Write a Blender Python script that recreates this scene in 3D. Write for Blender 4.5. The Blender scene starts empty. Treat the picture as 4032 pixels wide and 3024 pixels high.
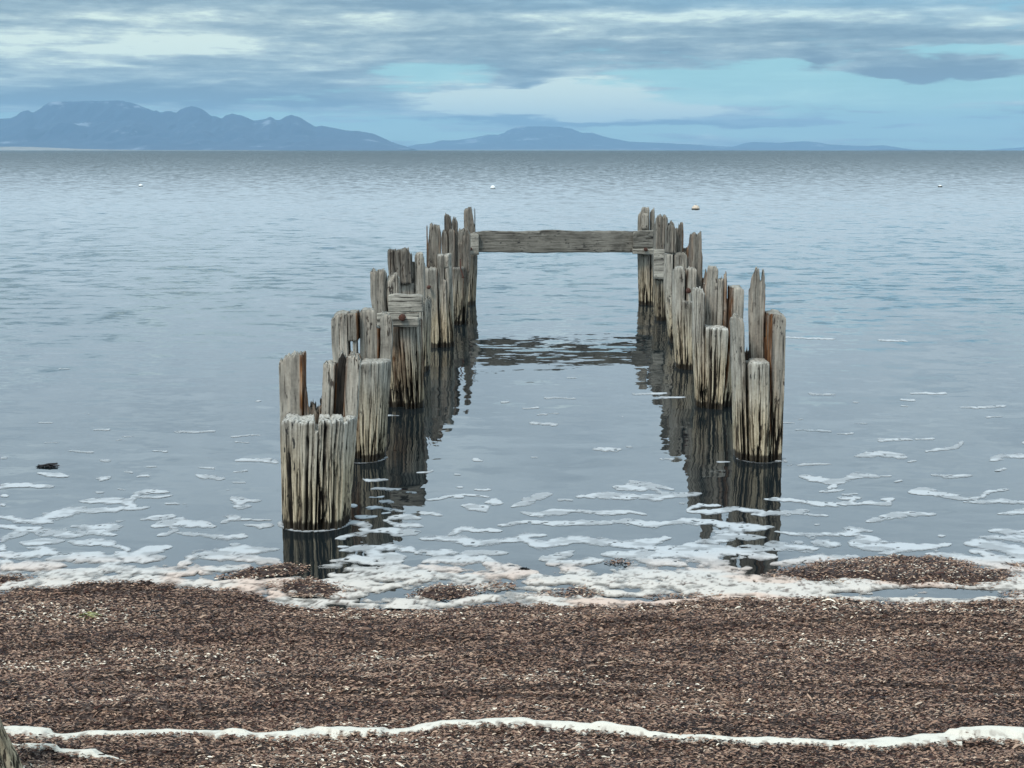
import bpy, math, random
import numpy as np
from mathutils import Vector
random.seed(7); rng = np.random.default_rng(7)
sc = bpy.context.scene
C = sc.collection
F = 5500.0; CX = 2016.0; CY = 1512.0; H = 2.0
P = math.atan2(921.0, F); cp, sp = math.cos(P), math.sin(P)

# ------------------------------------------------------------------ measuring helpers
def ray(px, py):
    xc = (px-CX)/F; yc = (CY-py)/F
    return xc, cp+yc*sp, -sp+yc*cp
def at_z(px, py, z=0.0):
    d = ray(px, py); t = (z-H)/d[2]
    return d[0]*t, d[1]*t
def at_y(px, py, Y):
    d = ray(px, py); t = Y/d[1]
    return d[0]*t, H+d[2]*t
def dirp(px, py):
    d = ray(px, py)
    return d[0]/d[1], d[2]/d[1]
def to_px(x, y, z):
    dep = y*cp-(z-H)*sp; up = y*sp+(z-H)*cp
    return CX+F*x/dep, CY-F*up/dep

# ------------------------------------------------------------------ numpy noise
def _h(ix, iy, seed):
    n = (ix.astype(np.int64)*374761393 + iy.astype(np.int64)*668265263 + int(seed)*1442695041) & 0xffffffff
    n = ((n ^ (n >> 13))*1274126177) & 0xffffffff
    n = n ^ (n >> 16)
    return (n & 0xffffff)/float(0xffffff)
def vn(x, y, seed=0):
    x = np.asarray(x, float); y = np.asarray(y, float)
    x, y = np.broadcast_arrays(x, y)
    ix = np.floor(x); iy = np.floor(y); fx = x-ix; fy = y-iy
    fx = fx*fx*(3-2*fx); fy = fy*fy*(3-2*fy)
    ix = ix.astype(np.int64); iy = iy.astype(np.int64)
    a = _h(ix, iy, seed); b = _h(ix+1, iy, seed); c = _h(ix, iy+1, seed); d = _h(ix+1, iy+1, seed)
    return (a*(1-fx)+b*fx)*(1-fy)+(c*(1-fx)+d*fx)*fy
def fbm(x, y, seed=0, o=4, g=.5):
    s = 0; a = 1; t = 0
    for i in range(o):
        s = s+a*vn(np.asarray(x)*2**i+i*17.3, np.asarray(y)*2**i-i*9.1, seed+i); t += a; a *= g
    return s/t
def sm(a, b, x):
    t = np.clip((x-a)/(b-a), 0, 1); return t*t*(3-2*t)

# ------------------------------------------------------------------ object helpers
def mesh(name, V, Fc, mat, parent=None, attr=None, smooth=True, loc=None):
    """V (n,3) array, Fc (m,3|4) array or list of arrays; attr: dict name -> (n,4) colours"""
    me = bpy.data.meshes.new(name)
    if not isinstance(Fc, list): Fc = [Fc]
    Fc = [np.asarray(f, np.int32) for f in Fc if len(f)]
    me.vertices.add(len(V)); me.vertices.foreach_set('co', np.asarray(V, np.float32).ravel())
    nl = sum(f.size for f in Fc); nf = sum(len(f) for f in Fc)
    me.loops.add(nl); me.loops.foreach_set('vertex_index', np.concatenate([f.ravel() for f in Fc]))
    tot = np.concatenate([np.full(len(f), f.shape[1], np.int32) for f in Fc])
    st = np.concatenate([[0], np.cumsum(tot)[:-1]]).astype(np.int32)
    me.polygons.add(nf); me.polygons.foreach_set('loop_start', st); me.polygons.foreach_set('loop_total', tot)
    me.update(calc_edges=True)
    if smooth: me.polygons.foreach_set('use_smooth', np.ones(nf, bool))
    if attr:
        for k, a in attr.items():
            at = me.color_attributes.new(k, 'FLOAT_COLOR', 'POINT')
            at.data.foreach_set('color', np.asarray(a, np.float32).ravel())
    me.validate(); me.materials.append(mat)
    o = bpy.data.objects.new(name, me); C.objects.link(o)
    if parent: o.parent = parent
    if loc: o.location = loc
    return o
def empty(name, loc):
    o = bpy.data.objects.new(name, None); o.empty_display_size = .1; C.objects.link(o); o.location = loc
    return o
def tag(o, label=None, cat=None, group=None, kind=None):
    if label: o['label'] = label
    if cat: o['category'] = cat
    if group: o['group'] = group
    if kind: o['kind'] = kind
    return o
def gridfaces(nr, nc, wrap=False):
    r = np.arange(nr-1)[:, None]; c = np.arange(nc if wrap else nc-1)[None, :]
    a = r*nc+c; b = r*nc+(c+1) % nc
    return np.stack([a, b, b+nc, a+nc], -1).reshape(-1, 4)

# ------------------------------------------------------------------ node helpers
class NT:
    def __init__(s, nt): s.nt = nt; s.n = nt.nodes; s.l = nt.links
    def node(s, t, **k):
        n = s.n.new(t)
        for a, b in k.items(): setattr(n, a, b)
        return n
    def put(s, sock, v):
        if isinstance(v, bpy.types.NodeSocket): s.l.new(v, sock)
        else: sock.default_value = v
    def m(s, op, a, b=0.0, c=None, clamp=False):
        n = s.node('ShaderNodeMath', operation=op); n.use_clamp = clamp
        s.put(n.inputs[0], a); s.put(n.inputs[1], b)
        if c is not None: s.put(n.inputs[2], c)
        return n.outputs[0]
    def vm(s, op, a, b):
        n = s.node('ShaderNodeVectorMath', operation=op); s.put(n.inputs[0], a); s.put(n.inputs[1], b)
        return n.outputs[0]
    def mix(s, f, a, b, mode='MIX'):
        n = s.node('ShaderNodeMix', data_type='RGBA', blend_type=mode)
        n.clamp_factor = True
        s.put(n.inputs[0], f)
        s.put(n.inputs[6], a if isinstance(a, bpy.types.NodeSocket) else tuple(a)+(1,) if len(a) == 3 else a)
        s.put(n.inputs[7], b if isinstance(b, bpy.types.NodeSocket) else tuple(b)+(1,) if len(b) == 3 else b)
        return n.outputs[2]
    def noise(s, vec, scale=1.0, detail=3.0, rough=.5, col=False, dist=0.0):
        n = s.node('ShaderNodeTexNoise'); s.put(n.inputs['Vector'], vec); s.put(n.inputs['Scale'], scale)
        n.inputs['Detail'].default_value = detail; n.inputs['Roughness'].default_value = rough
        n.inputs['Distortion'].default_value = dist
        return n.outputs[1] if col else n.outputs[0]
    def sstep(s, a, b, x):
        n = s.node('ShaderNodeMapRange', interpolation_type='SMOOTHSTEP')
        s.put(n.inputs[0], x); s.put(n.inputs[1], a); s.put(n.inputs[2], b)
        n.inputs[3].default_value = 0; n.inputs[4].default_value = 1
        return n.outputs[0]
    def xyz(s, v):
        n = s.node('ShaderNodeSeparateXYZ'); s.put(n.inputs[0], v); return n.outputs
    def comb(s, x, y, z):
        n = s.node('ShaderNodeCombineXYZ')
        for i, v in enumerate((x, y, z)): s.put(n.inputs[i], v)
        return n.outputs[0]
    def ramp(s, f, pts):
        n = s.node('ShaderNodeValToRGB'); s.put(n.inputs[0], f)
        e = n.color_ramp.elements
        while len(e) < len(pts): e.new(.5)
        for q, (p, c) in zip(e, pts): q.position = p; q.color = tuple(c)+(1,)
        return n.outputs[0]
def material(name):
    m = bpy.data.materials.new(name); m.use_nodes = True
    t = NT(m.node_tree); t.b = t.n['Principled BSDF']
    return m, t
def principled(t, color, rough=.7, ior=1.5, spec=None):
    t.put(t.b.inputs['Base Color'], color if isinstance(color, bpy.types.NodeSocket) else tuple(color)+(1,))
    t.put(t.b.inputs['Roughness'], rough); t.b.inputs['IOR'].default_value = ior
    if spec is not None: t.b.inputs['Specular IOR Level'].default_value = spec

# ------------------------------------------------------------------ materials
def wood_material(name, axis='z', tone=1.0, warm=1.0):
    m, t = material(name)
    co = t.node('ShaderNodeTexCoord').outputs['Object']
    rnd = t.node('ShaderNodeObjectInfo').outputs['Random']
    geo = t.node('ShaderNodeNewGeometry').outputs['Position']
    wz = t.xyz(geo)[2]
    off = t.m('MULTIPLY', rnd, 37.0)
    cp_ = t.vm('ADD', co, t.comb(off, off, off))
    sc_ = (lambda a, b: (a, a, b)) if axis == 'z' else (lambda a, b: (b, a, a))
    st = t.noise(t.vm('MULTIPLY', cp_, sc_(55, 2.6)), 1, 5, .65)
    fine = t.noise(t.vm('MULTIPLY', cp_, sc_(100, 2.6)), 1, 3, .6)
    bl = t.noise(t.vm('MULTIPLY', cp_, sc_(7, 3.2)), 1, 4, .6)
    mott = t.noise(cp_, 70, 3, .6)
    f = t.m('ADD', t.m('MULTIPLY', st, .75), t.m('MULTIPLY', bl, .6))
    f = t.m('ADD', f, t.m('MULTIPLY', mott, .2))
    g = t.ramp(t.m('SUBTRACT', f, .28), [(.25, (.07*tone, .068*tone, .06*tone)), (.42, (.23*tone, .218*tone, .196*tone)),
                                     (.58, (.39*tone, .37*tone, .332*tone)), (.8, (.60*tone, .57*tone, .51*tone))])
    wcol = t.ramp(t.m('SUBTRACT', f, .28), [(.25, (.10, .07, .04)), (.42, (.37, .30, .20)), (.58, (.62, .52, .365)), (.8, (.78, .69, .53))])
    low = t.m('SUBTRACT', 1.0, t.sstep(.12, .66, t.m('ADD', wz, t.m('MULTIPLY', t.m('SUBTRACT', bl, .5), .5))))
    col = t.mix(t.m('MULTIPLY', low, .78*warm), g, wcol)
    tv = t.m('ADD', .80, t.m('MULTIPLY', t.m('FRACT', t.m('MULTIPLY', rnd, 7.3)), .34))
    col = t.vm('MULTIPLY', col, t.comb(tv, t.m('MULTIPLY', tv, .985), t.m('MULTIPLY', tv, .93)))
    # hairline drying cracks running along the grain, more of them low down
    thr = t.m('SUBTRACT', .465, t.m('MULTIPLY', t.sstep(.1, .6, wz), .085))
    hc = t.m('SUBTRACT', 1.0, t.sstep(t.m('SUBTRACT', thr, .016), thr, fine))
    col = t.mix(t.m('MULTIPLY', hc, .93), col, (.015, .011, .008))
    # brown rot and dark lichen patches
    pat = t.noise(t.vm('MULTIPLY', cp_, sc_(9, 2.2)), 1, 5, .7, dist=.6)
    col = t.mix(t.m('MULTIPLY', t.sstep(.62, .74, pat), .4), col, (.055, .045, .033))
    dk = t.noise(t.vm('MULTIPLY', t.vm('ADD', cp_, (5, 3, 1)), sc_(50, 14)), 1, 3, .6)
    dk2 = t.noise(t.vm('ADD', cp_, (9, 3, 1)), 5.5, 2, .5)
    col = t.mix(t.m('MULTIPLY', t.m('MULTIPLY', t.sstep(.57, .62, dk), t.sstep(.52, .62, dk2)), .9), col, (.012, .014, .016))
    at = t.node('ShaderNodeVertexColor', layer_name='wear_shade').outputs[0]
    r, gg, b = t.node('ShaderNodeSeparateColor'), None, None
    t.put(r.inputs[0], at)
    R, G_, B = r.outputs[0], r.outputs[1], r.outputs[2]
    rn = t.sstep(.3, .62, t.noise(t.vm('MULTIPLY', cp_, sc_(22, 6)), 1, 4, .6))
    rc = t.ramp(st, [(.34, (.022, .009, .005)), (.5, (.10, .042, .016)), (.62, (.26, .115, .04)), (.75, (.4, .25, .13))])
    col = t.mix(t.m('MULTIPLY', B, t.m('ADD', .45, t.m('MULTIPLY', rn, .75)), clamp=True), col, rc)
    col = t.mix(t.m('MULTIPLY', R, .97), col, (.008, .006, .005))  # crack depth paints in shade along with the dark wet rot
    col = t.mix(t.m('MULTIPLY', G_, t.sstep(.35, .6, mott)), col, (.62, .61, .56))
    # slimy tidal band
    wl = t.m('ADD', wz, t.m('MULTIPLY', t.m('SUBTRACT', st, .5), .07))
    wet = t.m('SUBTRACT', 1.0, t.sstep(.04, .058, wl))
    col = t.mix(t.m('MULTIPLY', wet, .9), col, (.02, .015, .01))
    ro = t.m('SUBTRACT', .88, t.m('MULTIPLY', wet, .5))
    principled(t, col, ro, 1.45, .3)
    bp = t.node('ShaderNodeBump'); bp.inputs['Strength'].default_value = .8; bp.inputs['Distance'].default_value = .006
    t.put(bp.inputs['Height'], t.m('SUBTRACT', t.m('ADD', st, t.m('MULTIPLY', mott, .3)), t.m('MULTIPLY', hc, .8)))
    t.l.new(bp.outputs[0], t.b.inputs['Normal'])
    return m
M_wood = wood_material('weathered_timber')
M_dark = wood_material('dark_weathered_timber', 'z', .62, .75)
M_beam = wood_material('weathered_beam_timber', 'x', .62, 0.0)
M_plank = wood_material('weathered_plank_timber', 'x', .95, 0.25)

def simple_mat(name, c1, c2, scale, rough=.8, bump=.2, dist=.01, metal=0.0):
    m, t = material(name)
    co = t.node('ShaderNodeTexCoord').outputs['Object']
    n = t.noise(co, scale, 5, .65)
    principled(t, t.mix(t.sstep(.35, .65, n), c1, c2), rough)
    t.b.inputs['Metallic'].default_value = metal
    bp = t.node('ShaderNodeBump'); bp.inputs['Strength'].default_value = bump; bp.inputs['Distance'].default_value = dist
    t.put(bp.inputs['Height'], n); t.l.new(bp.outputs[0], t.b.inputs['Normal'])
    return m
M_rust = simple_mat('rusted_iron', (.03, .012, .009), (.10, .035, .018), 90, .85, .8, .004)
M_white = simple_mat('buoy_plastic', (.72, .74, .72), (.86, .87, .85), 20, .45, .1)
M_cream = simple_mat('faded_buoy_plastic', (.45, .35, .25), (.68, .58, .47), 14, .6, .2)
M_slime = simple_mat('buoy_slime', (.012, .014, .012), (.06, .05, .035), 30, .5, .4)

def water_material():
    m, t = material('sea_water')
    pos = t.node('ShaderNodeNewGeometry').outputs['Position']
    x, y, z = t.xyz(pos)
    # ripple slopes grow away from the sheltered shore
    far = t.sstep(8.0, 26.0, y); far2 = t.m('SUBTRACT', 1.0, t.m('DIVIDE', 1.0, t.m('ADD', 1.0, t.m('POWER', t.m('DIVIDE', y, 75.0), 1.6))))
    gust = t.noise(t.vm('MULTIPLY', pos, (.05, .16, 0)), 1, 3, .6)
    patch = t.noise(t.vm('MULTIPLY', pos, (.25, .9, 0)), 1, 3, .6)
    def slope(sx, sy, ax, ay, det=2, ro=.5, o=0):
        c = t.xyz(t.noise(t.vm('ADD', t.vm('MULTIPLY', pos, (sx, sy, 0)), (o, o*.7, o)), 1, det, ro, col=True))
        return (t.m('MULTIPLY', t.m('SUBTRACT', c[0], .5), ax), t.m('MULTIPLY', t.m('SUBTRACT', c[1], .5), ay))
    a = slope(1.2, 3.4, .05, .07, 2, .5, 3)       # slow swell near the piles
    b = slope(5.5, 11.0, .14, .14, 3, .55, 11)    # ripples
    c = slope(2.0, 3.4, .55, .85, 4, .62, 23)      # wind chop farther out
    d = slope(14., 30., .02, .05, 2, .5, 31)
    e = slope(2.4, .5, .35, .65, 4, .65, 47)
    amp_b = t.m('ADD', .22, t.m('MULTIPLY', far, t.m('MULTIPLY', t.sstep(.3, .7, patch), 1.5)))
    amp_c = t.m('MULTIPLY', t.m('ADD', t.m('MULTIPLY', far, .28), t.m('MULTIPLY', far2, .85)), t.m('ADD', .6, t.m('MULTIPLY', gust, .8)))
    sx = t.m('ADD', a[0], t.m('MULTIPLY', b[0], amp_b)); sy = t.m('ADD', a[1], t.m('MULTIPLY', b[1], amp_b))
    sx = t.m('ADD', sx, t.m('MULTIPLY', c[0], amp_c)); sy = t.m('ADD', sy, t.m('MULTIPLY', c[1], amp_c))
    sx = t.m('ADD', sx, t.m('MULTIPLY', d[0], t.m('ADD', .1, far))); sy = t.m('ADD', sy, t.m('MULTIPLY', d[1], t.m('ADD', .1, far)))
    amp_e = t.m('MULTIPLY', far2, .8)
    sx = t.m('ADD', sx, t.m('MULTIPLY', e[0], amp_e)); sy = t.m('ADD', sy, t.m('MULTIPLY', e[1], amp_e))
    # wind waves run towards the beach: their steeper faces look at it
    sy = t.m('SUBTRACT', sy, t.m('MULTIPLY', far2, .36))
    nrm = t.node('ShaderNodeVectorMath', operation='NORMALIZE'); t.put(nrm.inputs[0], t.comb(sx, sy, 1.0))
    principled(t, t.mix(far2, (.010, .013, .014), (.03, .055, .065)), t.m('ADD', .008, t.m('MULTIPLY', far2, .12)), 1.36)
    t.l.new(nrm.outputs[0], t.b.inputs['Normal'])
    return m
M_water = water_material()

def attr_mat(name, rough=.75, spec=.3, bump=0, bs=200, film=False):
    m, t = material(name)
    a = t.node('ShaderNodeVertexColor', layer_name='tint').outputs[0]
    principled(t, a, rough, 1.45, spec)
    if film: t.l.new(t.n['Color Attribute'].outputs[1] if 'Color Attribute' in t.n else a.node.outputs[1], t.b.inputs['Alpha'])
    if bump:
        co = t.node('ShaderNodeTexCoord').outputs['Object']
        bp = t.node('ShaderNodeBump'); bp.inputs['Strength'].default_value = bump; bp.inputs['Distance'].default_value = .004
        t.put(bp.inputs['Height'], t.noise(co, bs, 4, .6)); t.l.new(bp.outputs[0], t.b.inputs['Normal'])
    return m
M_leaf = attr_mat('dead_seagrass_leaves', .6, .35)
M_foam = attr_mat('sea_foam_froth', .8, .2, .5, 130, True)

def ground_mat():
    m, t = material('matted_seagrass')
    pos = t.node('ShaderNodeNewGeometry').outputs['Position']
    n1 = t.noise(t.vm('MULTIPLY', pos, (70, 130, 70)), 1, 4, .6)
    n2 = t.noise(pos, 2.5, 4, .6)
    col = t.ramp(n1, [(.36, (.012, .006, .005)), (.48, (.06, .038, .03)), (.58, (.14, .10, .083)), (.72, (.34, .27, .22))])
    col = t.mix(t.m('MULTIPLY', t.sstep(.4, .65, n2), .4), col, (.05, .037, .033))
    principled(t, col, .75, 1.45, .3)
    bp = t.node('ShaderNodeBump'); bp.inputs['Strength'].default_value = 1; bp.inputs['Distance'].default_value = .012
    t.put(bp.inputs['Height'], n1); t.l.new(bp.outputs[0], t.b.inputs['Normal'])
    return m
M_ground = ground_mat()

def hill_mat(name, hazed_veg, rock, sandy=0.0, bias=0.0):
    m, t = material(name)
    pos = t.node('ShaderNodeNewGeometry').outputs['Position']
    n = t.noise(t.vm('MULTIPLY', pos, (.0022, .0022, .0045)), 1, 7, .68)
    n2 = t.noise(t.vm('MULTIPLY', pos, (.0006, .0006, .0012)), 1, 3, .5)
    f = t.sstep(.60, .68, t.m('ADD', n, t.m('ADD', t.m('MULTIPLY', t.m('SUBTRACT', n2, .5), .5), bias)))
    col = t.mix(f, hazed_veg, rock)
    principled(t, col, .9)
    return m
M_hill = hill_mat('hazed_mountain_forest', (.026, .05, .10), (.21, .25, .31), bias=.02)  # forest colour carries painted haze blue on top of the air volume
M_hill2 = hill_mat('hazed_distant_forest', (.026, .05, .10), (.20, .24, .30), bias=0.0)
M_sand = simple_mat('pale_dune_sand', (.24, .23, .20), (.32, .30, .26), .01, .9)

# ------------------------------------------------------------------ timber piles
def poly_piece(s0, s1, t0, t1, n, pw=2.7):
    """outline of (superellipse of radius 1) cut by a rectangle, n points at even spacing; also 1 where on a cut side"""
    s0 = max(s0, -1); s1 = min(s1, 1); t0 = max(t0, -1); t1 = min(t1, 1)
    # centroid by sampling
    g = np.stack(np.meshgrid(np.linspace(s0, s1, 41), np.linspace(t0, t1, 41)), -1).reshape(-1, 2)
    g = g[(np.abs(g[:, 0])**pw+np.abs(g[:, 1])**pw) < .97]
    if len(g) < 3: g = np.array([[(s0+s1)/2, (t0+t1)/2]])
    c = g.mean(0)
    A = np.linspace(0, 2*np.pi, 2400, endpoint=False); dx, dy = np.cos(A), np.sin(A)
    lo = np.zeros_like(A); hi = np.full_like(A, 3.0)
    for _ in range(26):
        mid = (lo+hi)/2; X = c[0]+dx*mid; Y = c[1]+dy*mid
        ins = (np.abs(X)**pw+np.abs(Y)**pw < 1) & (X > s0) & (X < s1) & (Y > t0) & (Y < t1)
        lo = np.where(ins, mid, lo); hi = np.where(ins, hi, mid)
    X = c[0]+dx*lo; Y = c[1]+dy*lo
    seg = np.hypot(np.diff(np.append(X, X[0])), np.diff(np.append(Y, Y[0])))
    cum = np.concatenate([[0], np.cumsum(seg)]); L = cum[-1]
    u = np.arange(n)/n*L
    Xc = np.interp(u, cum, np.append(X, X[0])); Yc = np.interp(u, cum, np.append(Y, Y[0]))
    cut = (np.abs(Xc)**pw+np.abs(Yc)**pw) < .93
    return Xc, Yc, c, L, cut

class Pile:
    def __init__(s, name, xl, xr, ypx, bxl, bxr, bpy_, label, seed, ry=.19, groove=1.0, cat='timber pile', group='broken piles of the ruined jetty', ncr=44):
        s.rs = np.random.default_rng(seed); s.seed = seed; s.groove = groove
        s.d = at_z(0, bpy_)[1]; s.ry = ry; s.cy = s.d+ry
        s.zt = at_y(0, ypx, s.d)[1]
        a = at_y(xl, ypx, s.cy)[0]; b = at_y(xr, ypx, s.cy)[0]
        c = at_y(bxl, bpy_, s.cy)[0]; d = at_y(bxr, bpy_, s.cy)[0]
        # the measured base uses the near waterline, the widest part is half a pile behind
        s.ct, s.rt, s.cb, s.rb = (a+b)/2, (b-a)/2, (c+d)/2, (d-c)/2
        s.mat = None
        s.root = empty(name, (s.cb, s.cy, 0)); tag(s.root, label, cat, group)
        n = ncr; rs = s.rs
        s.cr = [(rs.uniform(-np.pi, np.pi), rs.uniform(.0042, .0082)*(1.9 if rs.random() < .22 else .9), rs.uniform(.02, .065), rs.uniform(.12, .75)*s.zt/.95*(1.3 if rs.random() < .2 else .85),
                 rs.uniform(0, 6), rs.uniform(3, 9)) for _ in range(n)]
    def cracks(s, spec):
        """long open splits measured at the waterline: (pixel, half width, how high they run, wander)"""
        for x, w, zh, ln in spec:
            q = float(np.clip((at_y(x, 0, s.cy)[0]-s.cb)/s.rb, -.98, .98)); th = math.atan2(-(1-abs(q)**2.7)**(1/2.7), q)
            s.cr.append((th, w*.66, .075, zh/.9, ln, 1.3))
    def frame(s, z):
        k = np.clip(z/s.zt, -.3, 1.4)
        return s.cb+(s.ct-s.cb)*k, s.rb+(s.rt-s.rb)*k
    def sn(s, px, py, t=0.0):
        Y = s.cy+t*s.ry; x, z = at_y(px, py, Y); c, r = s.frame(z)
        return (x-c)/r, z
    def piece(s, top, t0, t1, bot=None, name='upright_slab', jag=.012, rust=(.0, .0), cap=0.0, tilt=0.0, gap=.022, crk=1.0, label=None, mat=None, zb=-.35, rustall=0.0, thin=0.0, inset=0.0, dark=0.0):
        jag = jag*.3 if jag <= .006 else jag
        tf = t0 if t0 > -.6 else -.55
        P_ = [s.sn(x, y, tf) for x, y in top]
        ss = np.array([p[0] for p in P_]); zz = np.array([p[1] for p in P_])
        s0, s1 = ss[0]+gap, ss[-1]-gap
        if bot is not None: zb = at_y(0, bot, s.cy+tf*s.ry)[1]
        step = max(.0034, s.d*.0005)
        approx = 2*((s1-s0)*s.rt+(min(t1, 1)-max(t0, -1))*s.ry)
        n = int(np.clip(approx/step, 26, 440))
        X, Y, c, L, cut = poly_piece(s0, s1, t0, t1, n)
        o = np.argsort(ss, kind='stable')
        rs = s.rs; sd = s.seed*13+int(rs.integers(1000))
        kap = s.cb/s.cy*s.ry/s.rt
        def topz(a, b):
            a = a-kap*(b-tf)
            z = np.interp(a, ss[o], zz[o])
            z = z + jag*(fbm(a*9+3, b*3, sd, 3)-.5)*2.4 + jag*2.2*(vn(a*26, b*3, sd+5)-.55) + jag*1.9*(vn(a*60, b*5, sd+6)-.6) - tilt*(b-t0)
            return z
        hz = topz(X, Y)
        nz = int(np.clip((hz.max()-zb)/(step*3.2), 6, 110))
        K = np.linspace(0, 1, nz)[:, None]
        Z = zb+(hz[None, :]-zb)*K
        cx_, rx_ = s.frame(Z)
        th = np.arctan2(Y, X)[None, :]*np.ones_like(Z)
        # cracks
        dep = np.zeros_like(Z)
        for (a0, w, dp, zh, ph, fr) in s.cr:
            aa = a0+.035*np.sin(fr*Z+ph)+.02*np.sin(fr*2.7*Z+ph*2)
            da = np.abs((th-aa+np.pi) % (2*np.pi)-np.pi)*.18
            env = .12+.88*(1-sm(zh*.55, zh, Z))
            ww = w*(.40+.55*env)
            dep = np.maximum(dep, dp*env*np.clip((1.25-da/ww)*1.8, 0, 1))
        dep = dep*s.groove*crk
        ero = (fbm(th*4+sd, Z*2.5, sd+9, 3)-.5)*.014+(fbm(th*24, Z*3, sd+19, 3)-.5)*.010
        px_ = cx_+rx_*X[None, :]; py_ = s.cy+s.ry*Y[None, :]+Z*0
        ccx = cx_+rx_*c[0]; ccy = s.cy+s.ry*c[1]
        vx, vy = ccx-px_, ccy-py_; dist = np.hypot(vx, vy)+1e-6
        move = np.minimum(np.clip(dep+ero+.004+inset, -.006, 1), .42*dist)
        # rounded shoulders at the top edge
        move = move + np.minimum(.005, .2*dist)*np.clip((Z-(hz[None, :]-.008))/.008, 0, 1)**2
        if thin: move = move+np.minimum(.5*dist, thin*sm(0, 1, K)*dist)
        px_ = px_+vx/dist*move; py_ = py_+vy/dist*move
        R = np.clip(dep/.010-.15, 0, 1)
        Gc = cap*sm(.02, .0, hz[None, :]-Z) if cap else np.zeros_like(Z)
        fx = (X-s0)/(s1-s0+1e-6)
        cutf = cut*1.0
        Bv = rust[0]*sm(.20, .03, fx)+rust[1]*sm(.86, .98, fx)
        back = cutf*.15
        B = np.clip(Bv+back+rustall, 0, 1)[None, :]*sm(.08, .25, Z)
        R = np.maximum(R, dark*(1-np.clip(Bv, 0, 1))[None, :])  # dark blackens a core like a shaded cavity, sparing its rust rim
        V = [np.stack([px_, py_, Z], -1).reshape(-1, 3)]
        W = [np.stack([R, Gc, B+Z*0, np.ones_like(Z)], -1).reshape(-1, 4)]
        faces = [gridfaces(nz, n, True)]
        base = (nz-1)*n; cnt = nz*n
        ex, ey = px_[-1], py_[-1]
        prev = base
        for k in (.82, .6, .4, .2, .0):
            a = X; b = c[1]+(Y-c[1])*k
            mz = topz(a, b)-.006*(1-k)+jag*.6*(vn(a*40, b*40, sd+7)-.5)
            mz = np.where(cut & ((X < s0+.02) | (X > s1-.02)), np.minimum(mz, hz-.001), mz)
            qx = ex*.998+ccx[-1]*.002; qy = ccy+(ey-ccy)*k
            V.append(np.stack([qx, qy, mz], -1))
            W.append(np.stack([mz*0+.15*(jag > .02), mz*0+cap, mz*0+rustall, mz*0+1], -1))
            i = np.arange(n); j = (i+1) % n
            faces.append(np.stack([prev+i, prev+j, cnt+j, cnt+i], -1)); prev = cnt; cnt += n
        V = np.concatenate(V); W = np.concatenate(W); tri = np.zeros((0, 3), int)
        extra = []
        if bot is not None:
            V = np.concatenate([V, [[ccx[0].mean(), ccy, zb+.005]]]); W = np.concatenate([W, [[.6, 0, 0, 1]]])
            extra = [np.stack([j, i, np.full(n, cnt)], -1)]
        V = V-np.array([s.cb, s.cy, 0])
        ob = mesh(name, V, [np.concatenate(faces), np.concatenate([tri]+extra)], mat or s.mat or M_wood, s.root, {'wear_shade': W})
        if label: ob['label'] = label
        return ob

def tube(path, rad, n=10):
    """closed rod through the points"""
    path = [Vector(p) for p in path]; V = []; Fq = []
    for i, p in enumerate(path):
        d = (path[min(i+1, len(path)-1)]-path[max(i-1, 0)]).normalized()
        a = d.cross(Vector((0, 0, 1)) if abs(d.z) < .9 else Vector((1, 0, 0))).normalized(); b = d.cross(a)
        r = rad[i] if isinstance(rad, (list, tuple)) else rad
        for k in range(n):
            t = 2*math.pi*k/n; V.append(p+a*math.cos(t)*r+b*math.sin(t)*r)
    Fq = gridfaces(len(path), n, True)
    c0 = len(V); V.append(path[0]); V.append(path[-1])
    i = np.arange(n); j = (i+1) % n; L = (len(path)-1)*n
    T = np.concatenate([np.stack([j, i, np.full(n, c0)], -1), np.stack([L+i, L+j, np.full(n, c0+1)], -1)])
    return np.array([tuple(v) for v in V]), [Fq, T]
def bolt(root, px, py, Y, r=.022, ln=.05, ang=0.0, label=None):
    x, z = at_y(px, py, Y-ln)
    dx = math.sin(ang)
    o = root.location
    V, Fq = tube([(x, Y+.06, z), (x, Y-ln*.35, z), (x, Y-ln*.4, z), (x+dx*.01, Y-ln, z-.003), (x+dx*.01, Y-ln-.006, z-.003)],
                 [r*.5, r*.5, r, r*.96, r*.7], 8)
    V = V+(vn(V[:, 0]*300, V[:, 2]*300, 3)[:, None]-.5)*.005
    ob = mesh('bolt', V-np.array(o), Fq, M_rust, root, smooth=False)
    if label: ob['label'] = label
    return ob

G1 = 'broken piles in the left row of the ruined jetty'
G2 = 'broken piles in the right row of the ruined jetty'
# ---- left row, near to far
L1 = Pile('timber_pile', 1090, 1420, 1500, 1106, 1378, 2093, 'stout cracked pile nearest the shore, a pale ledge below its tall slabs', 11, groove=1.15, group=G1, ry=.2, ncr=48)
L1.cracks([(1172, .011, .62, 2.4), (1240, .012, .75, 1.2), (1215, .007, .5, 3.1), (1276, .008, .50, .6), (1292, .006, .42, 2.2), (1322, .006, .50, 4.0), (1340, .006, .60, 1.4), (1196, .005, .35, 5.2), (1262, .004, .45, 2.9), (1306, .004, .6, 3.5), (1358, .005, .4, 2.0), (1130, .005, .35, .3), (1148, .004, .25, 3.3)])
L1.piece([(1108, 1652), (1130, 1641), (1166, 1645), (1178, 1652), (1236, 1645), (1241, 1682), (1254, 1684), (1258, 1645), (1300, 1645), (1310, 1655), (1316, 1645), (1352, 1645), (1362, 1660), (1385, 1645), (1414, 1655)], -1, .02, name='front_shaft', cap=.75, jag=.006, label='low front half with whitened ledge')
L1.piece([(1090, 1432), (1100, 1422), (1112, 1420), (1114, 1412), (1135, 1404), (1160, 1400), (1195, 1398)], .05, .95, rust=(0, .95), jag=.008, crk=.7)
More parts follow.
